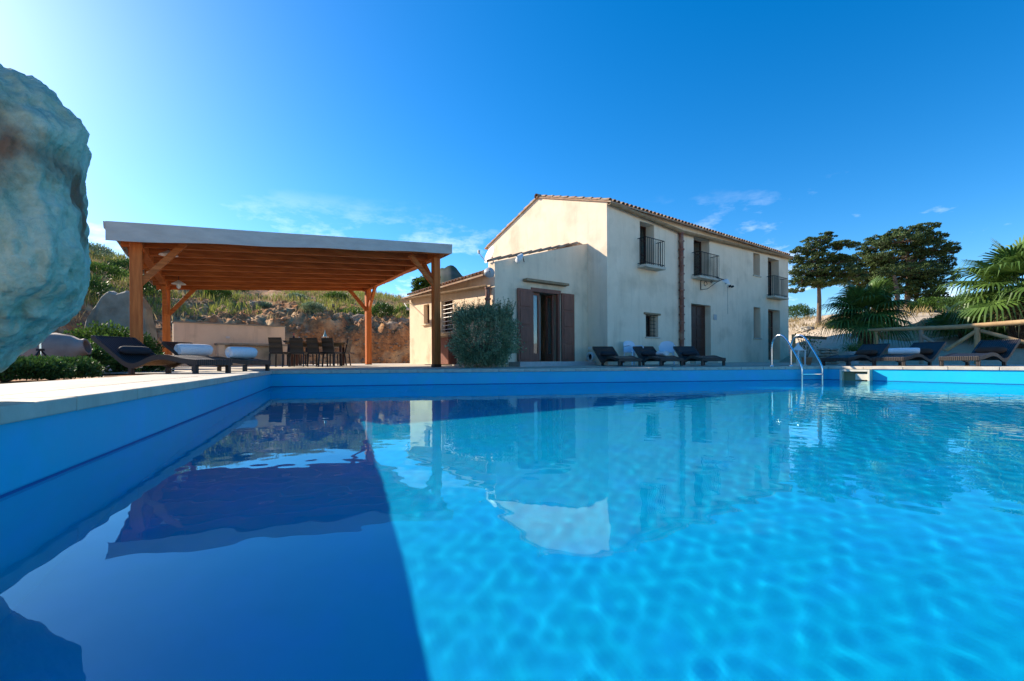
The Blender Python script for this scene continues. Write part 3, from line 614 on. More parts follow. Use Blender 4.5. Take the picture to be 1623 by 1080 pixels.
enamel(G(776.5, 13.0, ZP(776.5, 432, 13.0)), R(8), R(80), .15, 'round grey enamel lamp facing forward on the corner of the annex', M['grey'])
enamel(G(823.5, 13.6, ZP(823.5, 409, 13.6)), R(-52), R(62), .16, 'white enamel lamp turned sideways on the sloping top edge of the annex wall')
# cable bracket at the far corner of the annex
fc = thing('cable_bracket', 'thin pale cable bracket slanting off the far corner of the annex wall', 'bracket', loc3(A0, -.0, dA - .1, 2.55), RZ)
MB().tube([(0, 0, 0), (-.35, -.2, -.05), (-.5, -.9, -.35)], .016, 6).box((-.5, -.9, -.36), (.08, .16, .06)).build('arm', M['white'], fc)
# round vent at the foot of the gable wall
p = P0 + e2 * .72; ve = thing('wall_vent', 'round white wall vent low on the gable beside the first lounger', 'vent', (p.x, p.y, .32), RZ)
Mx = Matrix.Rotation(R(-90), 3, 'Y'); MB().lathe([(.11, 0), (.16, .0), (.17, .1), (.12, .12), (.11, .02)], (0, 0, 0), 22, Mx).build('cowl', M['white'], ve, smooth=True); MB().lathe([(.0, .02), (.115, .02)], (0, 0, 0), 22, Mx).build('grille', M['iron'], ve)
p = P0 + e2 * .78; so_ = MB().box((0, 0, 0), (.03, .14, .1)).build('wall_socket', M['white'], bevel=.005); so_.location = (p.x - .02, p.y, .62); so_.rotation_euler = (0, 0, RZ); tag(so_, 'small white socket box on the gable wall just above the round vent', 'socket')

# ------------------------------------------------------------------ pergola
PG = thing('pergola', 'large orange timber pergola with pale covered roof edge beside the pool', 'pergola', (PFL.x, PFL.y, 0), RZ)
PW = (PFR - PFL).length; PD = 5.8; ax = (PFR - PFL).normalized(); 
PG.rotation_euler = (0, 0, math.atan2(ax.y, ax.x)); ay = Vector((-ax.y, ax.x))
HFL, HFR, HBL, HBR = 2.60, 3.20, 2.50, 3.03
def hp(x, y): u, v = x / PW, y / PD; return (HFL * (1 - u) + HFR * u) * (1 - v) + (HBL * (1 - u) + HBR * u) * v
# (rear posts stand at fixed spots in the e2 direction)
def loc2(P): d = P - PFL; return d.dot(ax), d.dot(ay)
posts = {}
for nm, P in (('fl', PFL), ('fr', PFR), ('bl', PBL), ('br', PBR)):
    x, y = loc2(P); posts[nm] = (x, y)
sk = (posts['bl'][0]) / posts['bl'][1]    # skew of side beams
def pt(x, y, dz=0): return Vector((x + sk * y + .4 * (y / PDl) * (1 - x / PW), y, hp(x, y) + dz))
PDl = posts['bl'][1]; PD = PDl
for i, (x, y) in enumerate(((0, 0), (PW, 0), (0, PDl), (PW, PDl))):
    w = .2; p = pt(x, y); MB().box((p.x, p.y, (p.z + .06) / 2), (w, w, p.z - .06)).build('post', M['wood_v'], PG, bevel=.012)
    MB().box((p.x, p.y, .05), (w + .02, w + .02, .12)).build('post_foot', M['dwood'], PG)
for x in (0, PW):
    MB().bar(pt(x, -.42, .1), pt(x, PDl + .4, .1), .16, .22).build('side_beam', M['wood'], PG, bevel=.008)
NR_ = 9
for k in range(NR_):
    y = -.36 + (PDl + .7) * k / (NR_ - 1); MB().bar(pt(-.3, y, .125), pt(PW + .2, y, .115), .075, .19).build('rafter', M['wood'], PG, bevel=.006)
for k in range(44):                        # roof boards across the rafters
    x0 = -.34 + (PW + .56) * k / 44; x1 = -.34 + (PW + .56) * (k + .97) / 44; xm = (x0 + x1) / 2
    MB().bar(pt(xm, -.44, .232), pt(xm, PDl + .42, .232), x1 - x0, .022).build('roof_board', M['wood_shade'], PG)
mb = MB(); c = [pt(-.38, -.5, .25), pt(PW + .25, -.5, .25), pt(PW + .25, PDl + .46, .25), pt(-.38, PDl + .46, .25)]
mb.add(c + [p + Vector((0, 0, .02)) for p in c], [(0, 1, 2, 3), (4, 7, 6, 5), (0, 4, 5, 1), (1, 5, 6, 2), (2, 6, 7, 3), (3, 7, 4, 0)]); mb.build('roof_cover', M['cover'], PG)
def fascia(a, b, ha, hb, name='fascia'):
    mb = MB(); n = 24; v = []
    for i in range(n + 1):
        t = i / n; p = a.lerp(b, t); h = ha * (1 - t) + hb * t + .012 * math.sin(t * 21)
        nn = (b - a).cross(Vector((0, 0, 1))).normalized()
        for q in (0, .025):
            for z in (0, -h * .5, -h): v.append(p + nn * (q + .01 * math.sin(t * 14 + z * 9)) + Vector((0, 0, z + .03)))
    f = []
    for i in range(n):
        o = i * 6
        for (p_, q_) in ((0, 1), (1, 2), (2, 5), (5, 4), (4, 3), (3, 0)): f.append((o + p_, o + q_, o + 6 + q_, o + 6 + p_))
    f += [(0, 3, 4, 1), (1, 4, 5, 2)]; o = n * 6; f += [(o, o + 1, o + 4, o + 3), (o + 1, o + 2, o + 5, o + 4)]
    mb.add(v, f).build(name, M['cover'], PG, smooth=True)
fascia(c[0], c[1], .36, .25); fascia(c[1], c[2], .25, .2); fascia(c[3], c[0], .1, .12)
for (x, y), dx, dy in (((0, 0), 1, 1), ((PW, 0), -1, 1), ((0, PDl), 1, -1), ((PW, PDl), -1, -1)):
    p = pt(x, y); q = pt(x + dx * .8, y, .05 if dy > 0 else .04); MB().bar((p.x + dx * .06, p.y, p.z - .8), (q.x, q.y, q.z), .1, .12).build('brace', M['wood'], PG, bevel=.006)
    q = pt(x, y + dy * .8); MB().bar((p.x, p.y + dy * .06, p.z - .8), (q.x, q.y, q.z), .1, .12).build('brace', M['wood'], PG, bevel=.006)
def pend(px, py, D, label):
    z = ZP(px, py, D); o = thing('pendant_lamp', label, 'lamp', G(px, D, z), 0)
    MB().lathe([(.015, .1), (.04, .08), (.17, .0), (.175, -.015), (.16, -.012), (.04, .05)], n=22).build('shade', M['white'], o, smooth=True)
    MB().lathe([(0, -.15), (.04, -.13), (.055, -.08), (.045, -.02), (.03, .04)], n=14).build('bulb', M['white'], o, smooth=True)
    MB().tube([(0, 0, .08), (0, 0, .5)], .008, 6).build('cord', M['iron'], o)
pend(268, 404, 9.9, 'nearer white pendant lamp hanging under the left end of the pergola roof')
pend(284, 450, 13.0, 'farther white pendant lamp hanging under the pergola above the counter wall')

# ------------------------------------------------------------------ sun loungers
PROF = [(0, .62), (.12, .545), (.3, .42), (.48, .285), (.62, .19), (.74, .155), (.86, .175), (1.0, .235), (1.15, .29), (1.3, .305), (1.45, .29), (1.6, .255), (1.75, .23), (1.93, .215)]
def smoothprof(P, n=40):
    xs = np.array([p[0] for p in P]); zs = np.array([p[1] for p in P]); x = np.linspace(xs[0], xs[-1], n); z = np.interp(x, xs, zs)
    for _ in range(2): z[1:-1] = (z[:-2] + 2 * z[1:-1] + z[2:]) / 4
    return list(zip(x, z))
SPF = smoothprof(PROF)
def profsheet(y0, y1, tt, tb):            # solid band following the profile, top offset tt, underside offset tb
    mb = MB(); v = []
    for x, z in SPF:
        t = tb if x < 1.75 else tb
        v += [(x, y0, z + tt), (x, y1, z + tt), (x, y1, z - t), (x, y0, z - t)]
    f = []
    for i in range(len(SPF) - 1):
        o = i * 4; f += [(o, o + 1, o + 5, o + 4), (o + 1, o + 2, o + 6, o + 5), (o + 2, o + 3, o + 7, o + 6), (o + 3, o, o + 4, o + 7)]
    f += [(3, 2, 1, 0), tuple(len(v) - 4 + k for k in range(4))]; return mb.add(v, f)
WL = .70
def lounger():
    o = thing('sun_lounger', 'x', 'sun lounger'); hw = WL / 2
    profsheet(-hw + .045, hw - .045, -.004, .03).build('seat', M['wicker'], o, smooth=True)
    for s in (-1, 1): profsheet(min(s * hw, s * (hw - .045)), max(s * hw, s * (hw - .045)), .006, .075).build('side_rail', M['wicker'], o, smooth=True)
    MB().bb((1.93, -hw, .215 - .085), (1.965, hw, .225)).build('end_rail', M['wicker'], o, bevel=.008)
    MB().bb((-.03, -hw, .56), (.0, hw, .63)).build('head_rail', M['wicker'], o, bevel=.008)
    for x, z in ((.72, .09), (1.9, .135)):
        for s in (-1, 1): MB().bb((x - .03, s * (hw - .03) - .03, 0), (x + .03, s * (hw - .03) + .03, z)).build('leg', M['wicker'], o)
    return o
# local +x runs head -> foot
def ang(d): return math.atan2(d.y, d.x)
def head_from_foot(fn, axis, side):       # fn = near foot corner; side = +1 when that corner is on local -y
    n = Vector((-axis.y, axis.x)); return fn + n * side * WL / 2 - axis * 1.95
LG0 = lounger()
specs = []
axL = Vector((math.cos(R(-10)), math.sin(R(-10))))
specs.append((head_from_foot(Vector((-4.86, 7.0)), axL, 1), axL, 'dark wicker lounger nearest the left pool edge, holding a charcoal bolster', 'g1'))
specs.append((head_from_foot(Vector((-5.30, 9.05)), axL, 1), axL, 'dark wicker lounger holding two rolled white towels under the pergola corner', 'g1'))
for px, D, a, lab in ((981, 12.9, -78, 'leftmost of three dark loungers before the house, next to the round wall vent'), (1047, 13.0, -82, 'middle of three dark loungers before the house, with a folded white towel'), (1113, 13.1, -86, 'dark lounger before the house nearest the front door')):
    d = Vector((math.cos(R(a)), math.sin(R(a)))); g = G(px, D); specs.append((head_from_foot(Vector((g.x, g.y)), d, 1), d, lab, 'g2'))
d = Vector((-.915, -.403)); 
for fc_, lab in ((Vector((9.06, 12.25)), 'dark wicker lounger right of the pool ladder, left of the rolled towel'), (Vector((9.62, 11.15)), 'middle wicker lounger on the right side, with brown bolster and rolled towel'), (Vector((10.2, 9.92)), 'dark wicker lounger at the right edge of the picture with empty foot end')):
    specs.append((head_from_foot(fc_, d, -1), d, lab, 'g3'))
GR = {'g1': 'loungers left of the pool', 'g2': 'loungers in front of the house', 'g3': 'loungers right of the pool'}
LGS = []
for i, (h, a, lab, g) in enumerate(specs):
    z = zg(h.x + a.x, h.y + a.y)
    if i == 0: o = LG0; o.location = (h.x, h.y, z); o.rotation_euler = (0, 0, ang(a)); o['label'] = lab; o['group'] = GR[g]
    else: o = dup(LG0, (h.x, h.y, z), ang(a), lab, GR[g])
    LGS.append((h, a, z))
def pz(x): return float(np.interp(x, [p[0] for p in SPF], [p[1] for p in SPF]))
def on_lounger(i, x, y, lift):
    h, a, z = LGS[i]; n = Vector((-a.y, a.x)); p = h + a * x + n * y; return Vector((p.x, p.y, z + pz(x) + lift)), ang(a)
def bolster(i, x, label, mt, w=.5, r=.062):
    p, a = on_lounger(i, x, 0, r * .95); mb = MB(); v = []; n = 16; L = 12
    for k in range(L + 1):
        t = k / L * 2 - 1; e = (1 - abs(t) ** 7) ** .4 if abs(t) < 1 else .35; e = max(e, .4)
        for q in range(n): th = 2 * math.pi * q / n; v.append((math.cos(th) * r * 1.35 * e, t * w / 2, math.sin(th) * r * e))
    f = [(k * n + q, k * n + (q + 1) % n, (k + 1) * n + (q + 1) % n, (k + 1) * n + q) for k in range(L) for q in range(n)] + [tuple(range(n)), tuple(L * n + q for q in reversed(range(n)))]
    o = mb.add(v, f).build('bolster_pillow', mt, smooth=True); o.location = p; o.rotation_euler = (0, R(36 if x < .55 else 0), a); tag(o, label, 'pillow', 'bolster pillows on the loungers'); return o
bolster(0, .42, 'charcoal bolster on the lounger nearest the left pool edge', M['dpillow'], .52)
bolster(2, .42, 'dark bolster on the leftmost lounger before the house', M['dpillow'], .5)
bolster(3, .42, 'dark bolster on the lounger behind the folded towel before the house', M['dpillow'], .5)
bolster(4, .42, 'dark bolster on the lounger nearest the front door', M['dpillow'], .5)
bolster(5, .45, 'brown bolster on the right side lounger nearest the ladder', M['pillow'], .54, .07)
bolster(6, .45, 'brown bolster beside the rolled towel on the right side', M['pillow'], .54, .07)
bolster(7, .45, 'brown bolster on the lounger at the right picture edge', M['pillow'], .54, .07)
def towel(i, x, y, label, w=.5, r=.085, turn=0, flat=1.0):
    p, a = on_lounger(i, x, y, r * 1.0 * flat); mb = MB(); n = 26
    # spiral section, extruded
    sec = []
    for k in range(64): th = k / 63 * 5.2 * math.pi; rr_ = r * (1 - .75 * k / 63); sec.append((math.cos(th) * rr_, math.sin(th) * rr_ * flat))
    out = [(math.cos(2 * math.pi * k / n) * r * (1 + .02 * math.sin(k * 3)), math.sin(2 * math.pi * k / n) * r * flat) for k in range(n)]
    L = 10; v = []
    for k in range(L + 1):
        t = k / L * 2 - 1; e = 1 - .10 * abs(t) ** 5 + .012 * math.sin(k * 2.3)
        for (a_, b_) in out: v.append((a_ * e, t * w / 2, b_ * e))
    f = [(k * n + q, k * n + (q + 1) % n, (k + 1) * n + (q + 1) % n, (k + 1) * n + q) for k in range(L) for q in range(n)] + [tuple(range(n)), tuple(L * n + q for q in reversed(range(n)))]
    mb.add(v, f)
    for s in (-1, 1):
        for (a0, b0), (a1, b1) in zip(sec[:-1], sec[1:]):
            mb.quad((a0 * .88, s * w / 2, b0 * .88), (a1 * .88, s * w / 2, b1 * .88), (a1 * .88, s * (w / 2 + .012), b1 * .88), (a0 * .88, s * (w / 2 + .012), b0 * .88))
    o = mb.build('rolled_towel', M['towel'], smooth=True); o.location = p; o.rotation_euler = (0, 0, a + turn); tag(o, label, 'towel', 'rolled white towels'); return o
towel(1, .42, -.02, 'rolled white towel at the head of the second left lounger', .66, .125, R(-12))
towel(1, 1.55, .0, 'rolled white towel at the foot of the second left lounger', .56, .12, R(-12))
towel(6, 1.22, .0, 'rolled white towel on the middle right side lounger', .6, .085, R(28))
towel(3, 1.25, .05, 'folded white towel on the middle lounger before the house', .5, .1, R(90), .75)

# ------------------------------------------------------------------ dining table, chairs, counter wall
Tc = Vector((-6.6, 15.5)); zt = zg(Tc.x, Tc.y)
td = Vector((math.cos(R(12)), math.sin(R(12)))); TB = thing('dining_table', 'long wooden dining table under the pergola with wine and lantern on it', 'table', (Tc.x, Tc.y, zt), R(12))
MB().box((0, 0, .765), (1.85, .85, .05)).build('tabletop', M['wood_t'], TB, bevel=.006); MB().box((0, 0, .69), (1.6, .7, .09)).build('apron', M['wood_t'], TB)
for sx_ in (-1, 1):
    for sy in (-1, 1): MB().box((sx_ * .76, sy * .32, .345), (.075, .075, .69)).build('leg', M['dwood'], TB)
def chair():
    o = thing('dining_chair', 'x', 'chair')
    MB().box((0, 0, .44), (.42, .44, .07)).build('seat', M['wicker'], o, bevel=.015)
    mb = MB(); v = []
    for k in range(7):
        t = k / 6; z = .46 + .46 * t; y = -.2 - .09 * t ** 1.5; w = .205 - .01 * t
        v += [(-w, y, z), (w, y, z), (w, y - .045, z), (-w, y - .045, z)]
    f = []
    for i in range(6): q = i * 4; f += [(q, q + 1, q + 5, q + 4), (q + 1, q + 2, q + 6, q + 5), (q + 2, q + 3, q + 7, q + 6), (q + 3, q, q + 4, q + 7)]
    mb.add(v, f + [(3, 2, 1, 0), (24, 25, 26, 27)]).build('backrest', M['wicker'], o)
    for a in (-1, 1):
        for b in (-1, 1): MB().bar((a * .2, b * .2, .42), (a * .21, b * (.2 if b > 0 else .25), 0), .038, .038).build('leg', M['wicker'], o)
    return o
CH = chair(); first = True
for px, D, rz, lab in ((443, 14.5, 2, 'wicker chair at the near left end of the dining table, closest to the lounger foot'), (474, 14.9, 8, 'wicker chair tucked in at the near side, second from left of the dining table'), (504, 14.9, -14, 'wicker chair at the near side of the dining table, before the blue lantern'),
                       (527, 15.1, -10, 'wicker chair at the near right corner of the dining table'), (541, 15.9, 90, 'wicker chair at the far right end of the dining table'), (462, 16.4, 190, 'wicker chair on the far side of the dining table behind the bottle'), (490, 16.5, 185, 'wicker chair on the far side of the dining table between bottle and lantern')):
    g = G(px, D); z = zg(g.x, g.y)
    if first: CH.location = (g.x, g.y, z); CH.rotation_euler = (0, 0, R(rz)); CH['label'] = lab; CH['group'] = 'dining chairs'; first = False
    else: dup(CH, (g.x, g.y, z), R(rz), lab, 'dining chairs')
def ontable(px, dy=0): D = 15.4 + dy; g = G(px, D); return (g.x, g.y, zt + .79)
b = thing('wine_bottle', 'dark wine bottle with red cap on the dining table', 'bottle', ontable(466)); MB().lathe([(0, 0), (.038, 0), (.038, .19), (.014, .24), (.014, .27)], n=14).build('body', M['bottle'], b, smooth=True); MB().lathe([(.016, .26), (.016, .32), (0, .32)], n=12).build('cap', M['red'], b); MB().lathe([(.039, .06), (.039, .14)], n=14).build('paper_label', M['white'], b)
g_ = thing('wine_glass', 'stemmed wine glass beside the bottle on the dining table', 'glass', ontable(474)); MB().lathe([(0, 0), (.035, .004), (.005, .01), (.005, .09), (.03, .11), (.04, .15), (.035, .2)], n=14).build('bowl', glass('clear glass', (.8, .85, .9)), g_, smooth=True)
la = thing('table_lantern', 'small white lantern with blue pointed top on the dining table', 'lantern', ontable(515.5)); fm = MB()
for a in (-1, 1):
    for b_ in (-1, 1): fm.bb((a * .07 - .008, b_ * .07 - .008, 0), (a * .07 + .008, b_ * .07 + .008, .2))
fm.bb((-.08, -.08, 0), (.08, .08, .012)); fm.bb((-.085, -.085, .2), (.085, .085, .212)); fm.build('frame', M['white'], la); MB().lathe([(.07, .21), (.03, .3), (.008, .42), (0, .44)], n=12).build('top', M['bluew'], la, smooth=True)
bw = MB().lathe([(0, .02), (.05, .0), (.12, .03), (.17, .08), (.165, .08), (.1, .04), (0, .03)], n=20).build('fruit_bowl', M['bottle'], smooth=True); bw.location = ontable(456, .1); tag(bw, 'wide dark bowl at the left end of the dining table', 'bowl')
# counter wall
K0, K1 = G(275, 15.8), G(452, 18.2); kd = (K1 - K0).xy; KL = kd.length; ka = ang(kd); CWl = thing('counter_wall', 'low beige plastered kitchen wall with a shelf counter under the pergola', 'wall', (K0.x, K0.y, .0), ka)
MB().bb((0, 0, 0), (KL, .25, 1.62)).build('wall', M['plaster2'], CWl, bevel=.015); MB().bb((-.03, -.03, 1.62), (KL + .03, .28, 1.66)).build('cap', M['stone'], CWl)
MB().bb((1.2, -.55, .84), (KL, 0, .91)).build('counter', M['stone'], CWl, bevel=.01); MB().bb((1.25, -.5, 0), (1.45, 0, .84)).build('support', M['plaster2'], CWl); MB().bb((KL - .25, -.5, 0), (KL - .05, 0, .84)).build('support', M['plaster2'], CWl)
so2 = MB().box((0, 0, 0), (.12, .02, .08)).build('power_socket', M['white'], bevel=.004); g = G(361.5, 16.85); so2.location = (g.x, g.y, ZP(361.5, 535, 16.85)); so2.rotation_euler = (0, 0, ka); tag(so2, 'small white power socket on the beige counter wall', 'socket')

# ------------------------------------------------------------------ ladder, skimmer
LA = thing('pool_ladder', 'polished steel pool ladder with two arched handrails at the far right corner', 'ladder', (0, 0, 0))
def fwall(px):                            # point on far wall line under column px
    u = ray(px, HY).x; t = (u * CFL.y - CFL.x) / (tf.x - u * tf.y); return CFL + tf * t
lw = []
for pxw in (1266, 1298):
    w = fwall(pxw) - nf * .10; lw.append(w); od = (Vector((-.36, .93))).normalized(); L = .86
    def q(t, z): p = w + od * t * L; return (p.x, p.y, z)
    pts = [q(0, -1.3), q(0, -.1), q(.0, .0), q(.06, .14), q(.2, .32)] + [q(.62 + .38 * -math.cos(a), .47 + .30 * math.sin(a)) for a in np.linspace(.55, 3.14159, 11)] + [q(1.0, .35), q(1, .0)]
    # smooth the handrail curve
    rail = [q(0, -1.3), q(0, -.35), q(0, -.12), q(.01, -.02), q(.06, .10), q(.18, .28), q(.36, .54), q(.46, .68), q(.56, .78), q(.68, .84), q(.8, .83), q(.91, .76), q(.98, .64), q(1, .5), q(1, .2), q(1, 0)]
    v = [Vector(p) for p in rail]
    for _ in range(2): v = [v[0]] + sum([[a.lerp(b, .25), a.lerp(b, .75)] for a, b in zip(v[:-1], v[1:])], []) + [v[-1]]
    MB().tube(v, .026, 12).build('handrail', M['steel'], LA, smooth=True)
    for r_ in (q(1, .012),): MB().lathe([(.0, .03), (.04, .028), (.05, 0)], (r_[0], r_[1], 0), 14).build('flange', M['steel'], LA, smooth=True)
for z in (-.2, -.5, -.8, -1.1):
    a, b = lw; MB().bar((a.x, a.y, z), (b.x, b.y, z), .08, .03).build('step', M['steel'], LA, bevel=.006)
# skimmer on the sunny wall
t0 = None
def rwall(px): u = ray(px, HY).x; t = (u * CFR.y - CFR.x) / (dr.x - u * dr.y); return CFR + dr * t
s0, s1 = rwall(1335), rwall(1383); SK = thing('pool_skimmer', 'cream plastic skimmer box opening in the sunlit pool wall beside the ladder', 'skimmer', (s0.x, s0.y, ZW), ang(s1 - s0)); SL = (s1 - s0).length
yb = -.12                               # local -y points back to the camera side (into the pool)
sgn = -1
mb = MB().bb((0, sgn * .16, -.14), (.05, 0, .27)).bb((SL - .05, sgn * .16, -.14), (SL, 0, .27)).bb((.05, sgn * .16, .22), (SL - .05, 0, .27)).bb((.05, sgn * .16, -.14), (SL - .05, 0, -.10)); mb.build('frame', M['skim'], SK, bevel=.008)
MB().bb((.05, sgn * .03, -.1), (SL - .05, sgn * .01, .22)).build('back_plate', mat('olive plastic', (.25, .23, .12), rough=.5), SK); MB().bb((SL * .5, sgn * .1, .02), (SL - .06, sgn * .08, .17)).build('flap', M['skim'], SK)

# ------------------------------------------------------------------ right side: log fence, lantern, pots
FN = thing('log_fence', 'rustic peeled log fence with angled rails behind the right loungers', 'fence', (0, 0, 0))
a = G(1352, 16.6, ZP(1352, 526, 16.6)); b = G(1700, 12.2, ZP(1700, 508, 12.2))
MB().tube([a.lerp(b, t) + Vector((0, 0, .02 * math.sin(t * 9))) for t in np.linspace(0, 1, 12)], [.055 + .03 * t for t in np.linspace(0, 1, 12)], 10).build('top_rail', M['log'], FN, smooth=True)
def frail(px): 
    u = ray(px, HY).x; t = (u * a.y - a.x) / ((b - a).x - u * (b - a).y); return a.lerp(b, t)
for px, m_ in ((1389, 'log'), (1461, 'glog'), (1550, 'log'), (1640, 'log')):
    p = frail(px); MB().tube([(p.x + .0, p.y + .02, -.1), (p.x, p.y + .02, p.z - .05)], .07 if m_ == 'log' else .06, 10).build('post', M[m_], FN, smooth=True)
for p0, p1 in (((1500, .45), (1546, 1.0)), ((1555, 1.02), (1640, .55)), ((1461, .95), (1500, .45))):
    p, q = frail(p0[0]), frail(p1[0]); MB().tube([(p.x, p.y, p0[1]), (q.x, q.y, p1[1])], .055, 9).build('angled_rail', M['glog'] if p0[0] == 1461 else M['log'], FN, smooth=True)
p = G(1258, 18.5); f2 = thing('fence_stub', 'short peeled log post with a stub rail beside the house corner', 'fence', (p.x, p.y, 0)); MB().tube([(0, 0, 0), (0, 0, 1.22)], .07, 10).build('post', M['log'], f2, smooth=True); MB().tube([(0, 0, 1.14), (1.25, -.1, 1.05)], .06, 9).build('rail', M['glog'], f2, smooth=True)
p = G(1265, 13.3); z = zg(p.x, p.y)
ln = thing('floor_lantern', 'white metal lantern with pitched roof standing behind the pool ladder', 'lantern', (p.x, p.y, z), R(15)); fm = MB()
for a_ in (-1, 1):
    for b_ in (-1, 1): fm.bb((a_ * .12 - .015, b_ * .12 - .015, .03), (a_ * .12 + .015, b_ * .12 + .015, .44))
fm.bb((-.15, -.15, 0), (.15, .15, .03)); fm.bb((-.15, -.15, .44), (.15, .15, .46)); fm.build('frame', M['white'], ln)
MB().lathe([(.2, .46), (.12, .54), (.04, .6), (.03, .62)], n=4).build('roof', M['white'], ln); MB().lathe([(.0, .68), (.03, .66), (.03, .6)], n=10).build('finial', M['white'], ln); MB().lathe([(.055, .03), (.055, .22), (0, .22)], n=14).build('candle', mat('cream wax', (.7, .6, .4)), ln, smooth=True)
def pot(px, D, r, h, label, mt, plant=None, bush=.35):
    p = G(px, D); z = max(zg(p.x, p.y), terr(p.x, p.y)); o = thing('plant_pot', label, 'potted plant', (p.x, p.y, z))
    MB().lathe([(0, 0), (r * .7, 0), (r * .95, h * .85), (r, h * .87), (r, h), (r * .88, h), (r * .85, h * .85), (0, h * .83)], n=20).build('pot', mt, o, smooth=True)
    return o, h
o, h = pot(1279, 14.2, .15, .24, 'round terracotta pot with a thin sprawling plant behind the lantern', M['terra'])
P = sphere_dirs(260) * (.42, .42, .5) * rng.uniform(.2, 1, (260, 1)) + (0, 0, .75); leaves('foliage', P, sphere_dirs(260), .07, .03, M['leaf_mid'], o)
st = MB(); 
for k in range(9): a = k * .7; st.tube([(0, 0, .2), (.12 * math.cos(a), .12 * math.sin(a), .5), (.3 * math.cos(a), .3 * math.sin(a), .95)], .006, 5)
st.build('stem', M['bark'], o)
def fan_frond(mb, st, base, d, plen, flen, n=26, droop=.35, spread=R(290), roll=0):
    """fan palm leaf: petiole then pleated blades radiating from its tip"""
    d = d.normalized(); side = d.cross(Vector((0, 0, 1))).normalized(); nrm = side.cross(d).normalized()
    tip = base + d * plen + Vector((0, 0, -.06 * plen)); st.tube([base, base + d * plen * .5 + Vector((0, 0, .02)), tip], [.022, .016, .012], 5)
    d2 = (d + Vector((0, 0, -.25))).normalized(); nrm = side.cross(d2).normalized()
    for k in range(n):
        a = -spread / 2 + spread * k / (n - 1) ; L = flen * (.72 + .28 * math.cos(a * .5)) * random.uniform(.92, 1.05)
        r_ = (d2 * math.cos(a) + side * math.sin(a)); w = Vector(r_.cross(nrm)).normalized()
        p1 = tip + r_ * L * .5 + nrm * .05 * L; p2 = tip + r_ * L * .8 + Vector((0, 0, -.06 * L)) ; p3 = tip + r_ * L + Vector((0, 0, -droop * L * random.uniform(.5, 1.3)))
        ww = .022 * flen / .8 * 1.3; up = nrm * ww * .5
        mb.add([tip, p1 + w * ww, p1 + up, p1 - w * ww, p2 + w * ww * .6, p2 - w * ww * .6, p3], [(0, 1, 2), (0, 2, 3), (1, 4, 5, 3), (4, 6, 5)])
def palm(name, label, px, D, zb, zcrown, nf_, plen, flen, trunk_r=.16, tilt=(0, 0), hang=True, group='fan palms', emin=-25, nb=38, faces=None):
    p = G(px, D); z = terr(p.x, p.y) if zb is None else zb; o = thing(name, label, 'palm tree', (p.x, p.y, z)); hc = zcrown - z
    if trunk_r:
        pts = [(tilt[0] * t, tilt[1] * t, hc * t) for t in np.linspace(0, 1, 14)]; MB().tube(pts, [trunk_r * (1.15 - .25 * t + .09 * (i % 2)) for i, t in enumerate(np.linspace(0, 1, 14))], 12).build('trunk', M['pbark'], o)
        P = np.array([(tilt[0] * t + math.cos(a) * trunk_r, tilt[1] * t + math.sin(a) * trunk_r, hc * t) for t, a in rng.uniform(0, 1, (700, 2)) * (1, 6.28)]); N = P * (1, 1, 0) + (0, 0, .35); leaves('trunk_fibre', P, N, .16, .03, M['bark'], o)
    top = Vector((tilt[0], tilt[1], hc))
    for k in range(nf_):
        a = k * 2.4 + random.uniform(-.2, .2); el = R(85 - (85 - emin) * ((k + .5) / nf_) ** .8); d = Vector((math.cos(a) * math.cos(el), math.sin(a) * math.cos(el), math.sin(el)))
        mb, st = MB(), MB(); fan_frond(mb, st, top, d, plen * random.uniform(.85, 1.15), flen * random.uniform(.9, 1.1), nb, droop=.25 + .3 * (k / nf_))
        f = mb.build('frond', M['palm'], o); st.build('stalk', M['palm'], f)
    if hang:
        mb, st = MB(), MB()
        for k in range(8): a = k * .8; fan_frond(mb, st, top - Vector((0, 0, .15)), Vector((math.cos(a) * .55, math.sin(a) * .55, -.65)), plen * .5, flen * .7, 14, .5)
        mb.build('dead_fronds', M['leaf_dry'], o)
    return o
palm('fan_palm', 'bushy fan palm with dark trunk behind the loungers, in front of the conifers', 1374, 17.2, None, ZP(1374, 500, 17.2), 22, .75, .95, .2)
palm('fan_palm', 'tallest fan palm with drooping fronds cut by the right picture edge', 1618, 15.2, None, ZP(1614, 462, 15.2), 26, 1.1, 1.15, .24, (.0, 0), emin=-15)
palm('fan_palm', 'low fan palm with a round fan of leaves left of the tallest palm', 1528, 17.5, None, ZP(1528, 530, 17.5), 12, .65, .95, .12, hang=False, emin=12)
palm('fan_palm', 'small young fan palm with arching leaves at the foot of the log fence', 1585, 16.2, None, ZP(1585, 540, 16.2), 9, .5, .8, .1, hang=False, emin=5)
o, h = pot(1352, 15.6, .22, .42, 'pale grey pot holding a small spiky palm beside the bushy fan palm', M['grey'])
for k in range(9):
    a = k * 2.4; el = R(70 - 7 * k); mb, st = MB(), MB(); fan_frond(mb, st, Vector((0, 0, h)), Vector((math.cos(a) * math.cos(el), math.sin(a) * math.cos(el), math.sin(el))), .22, .36, 14, .3)
    f = mb.build('frond', M['palm'], o); st.build('stalk', M['palm'], f)
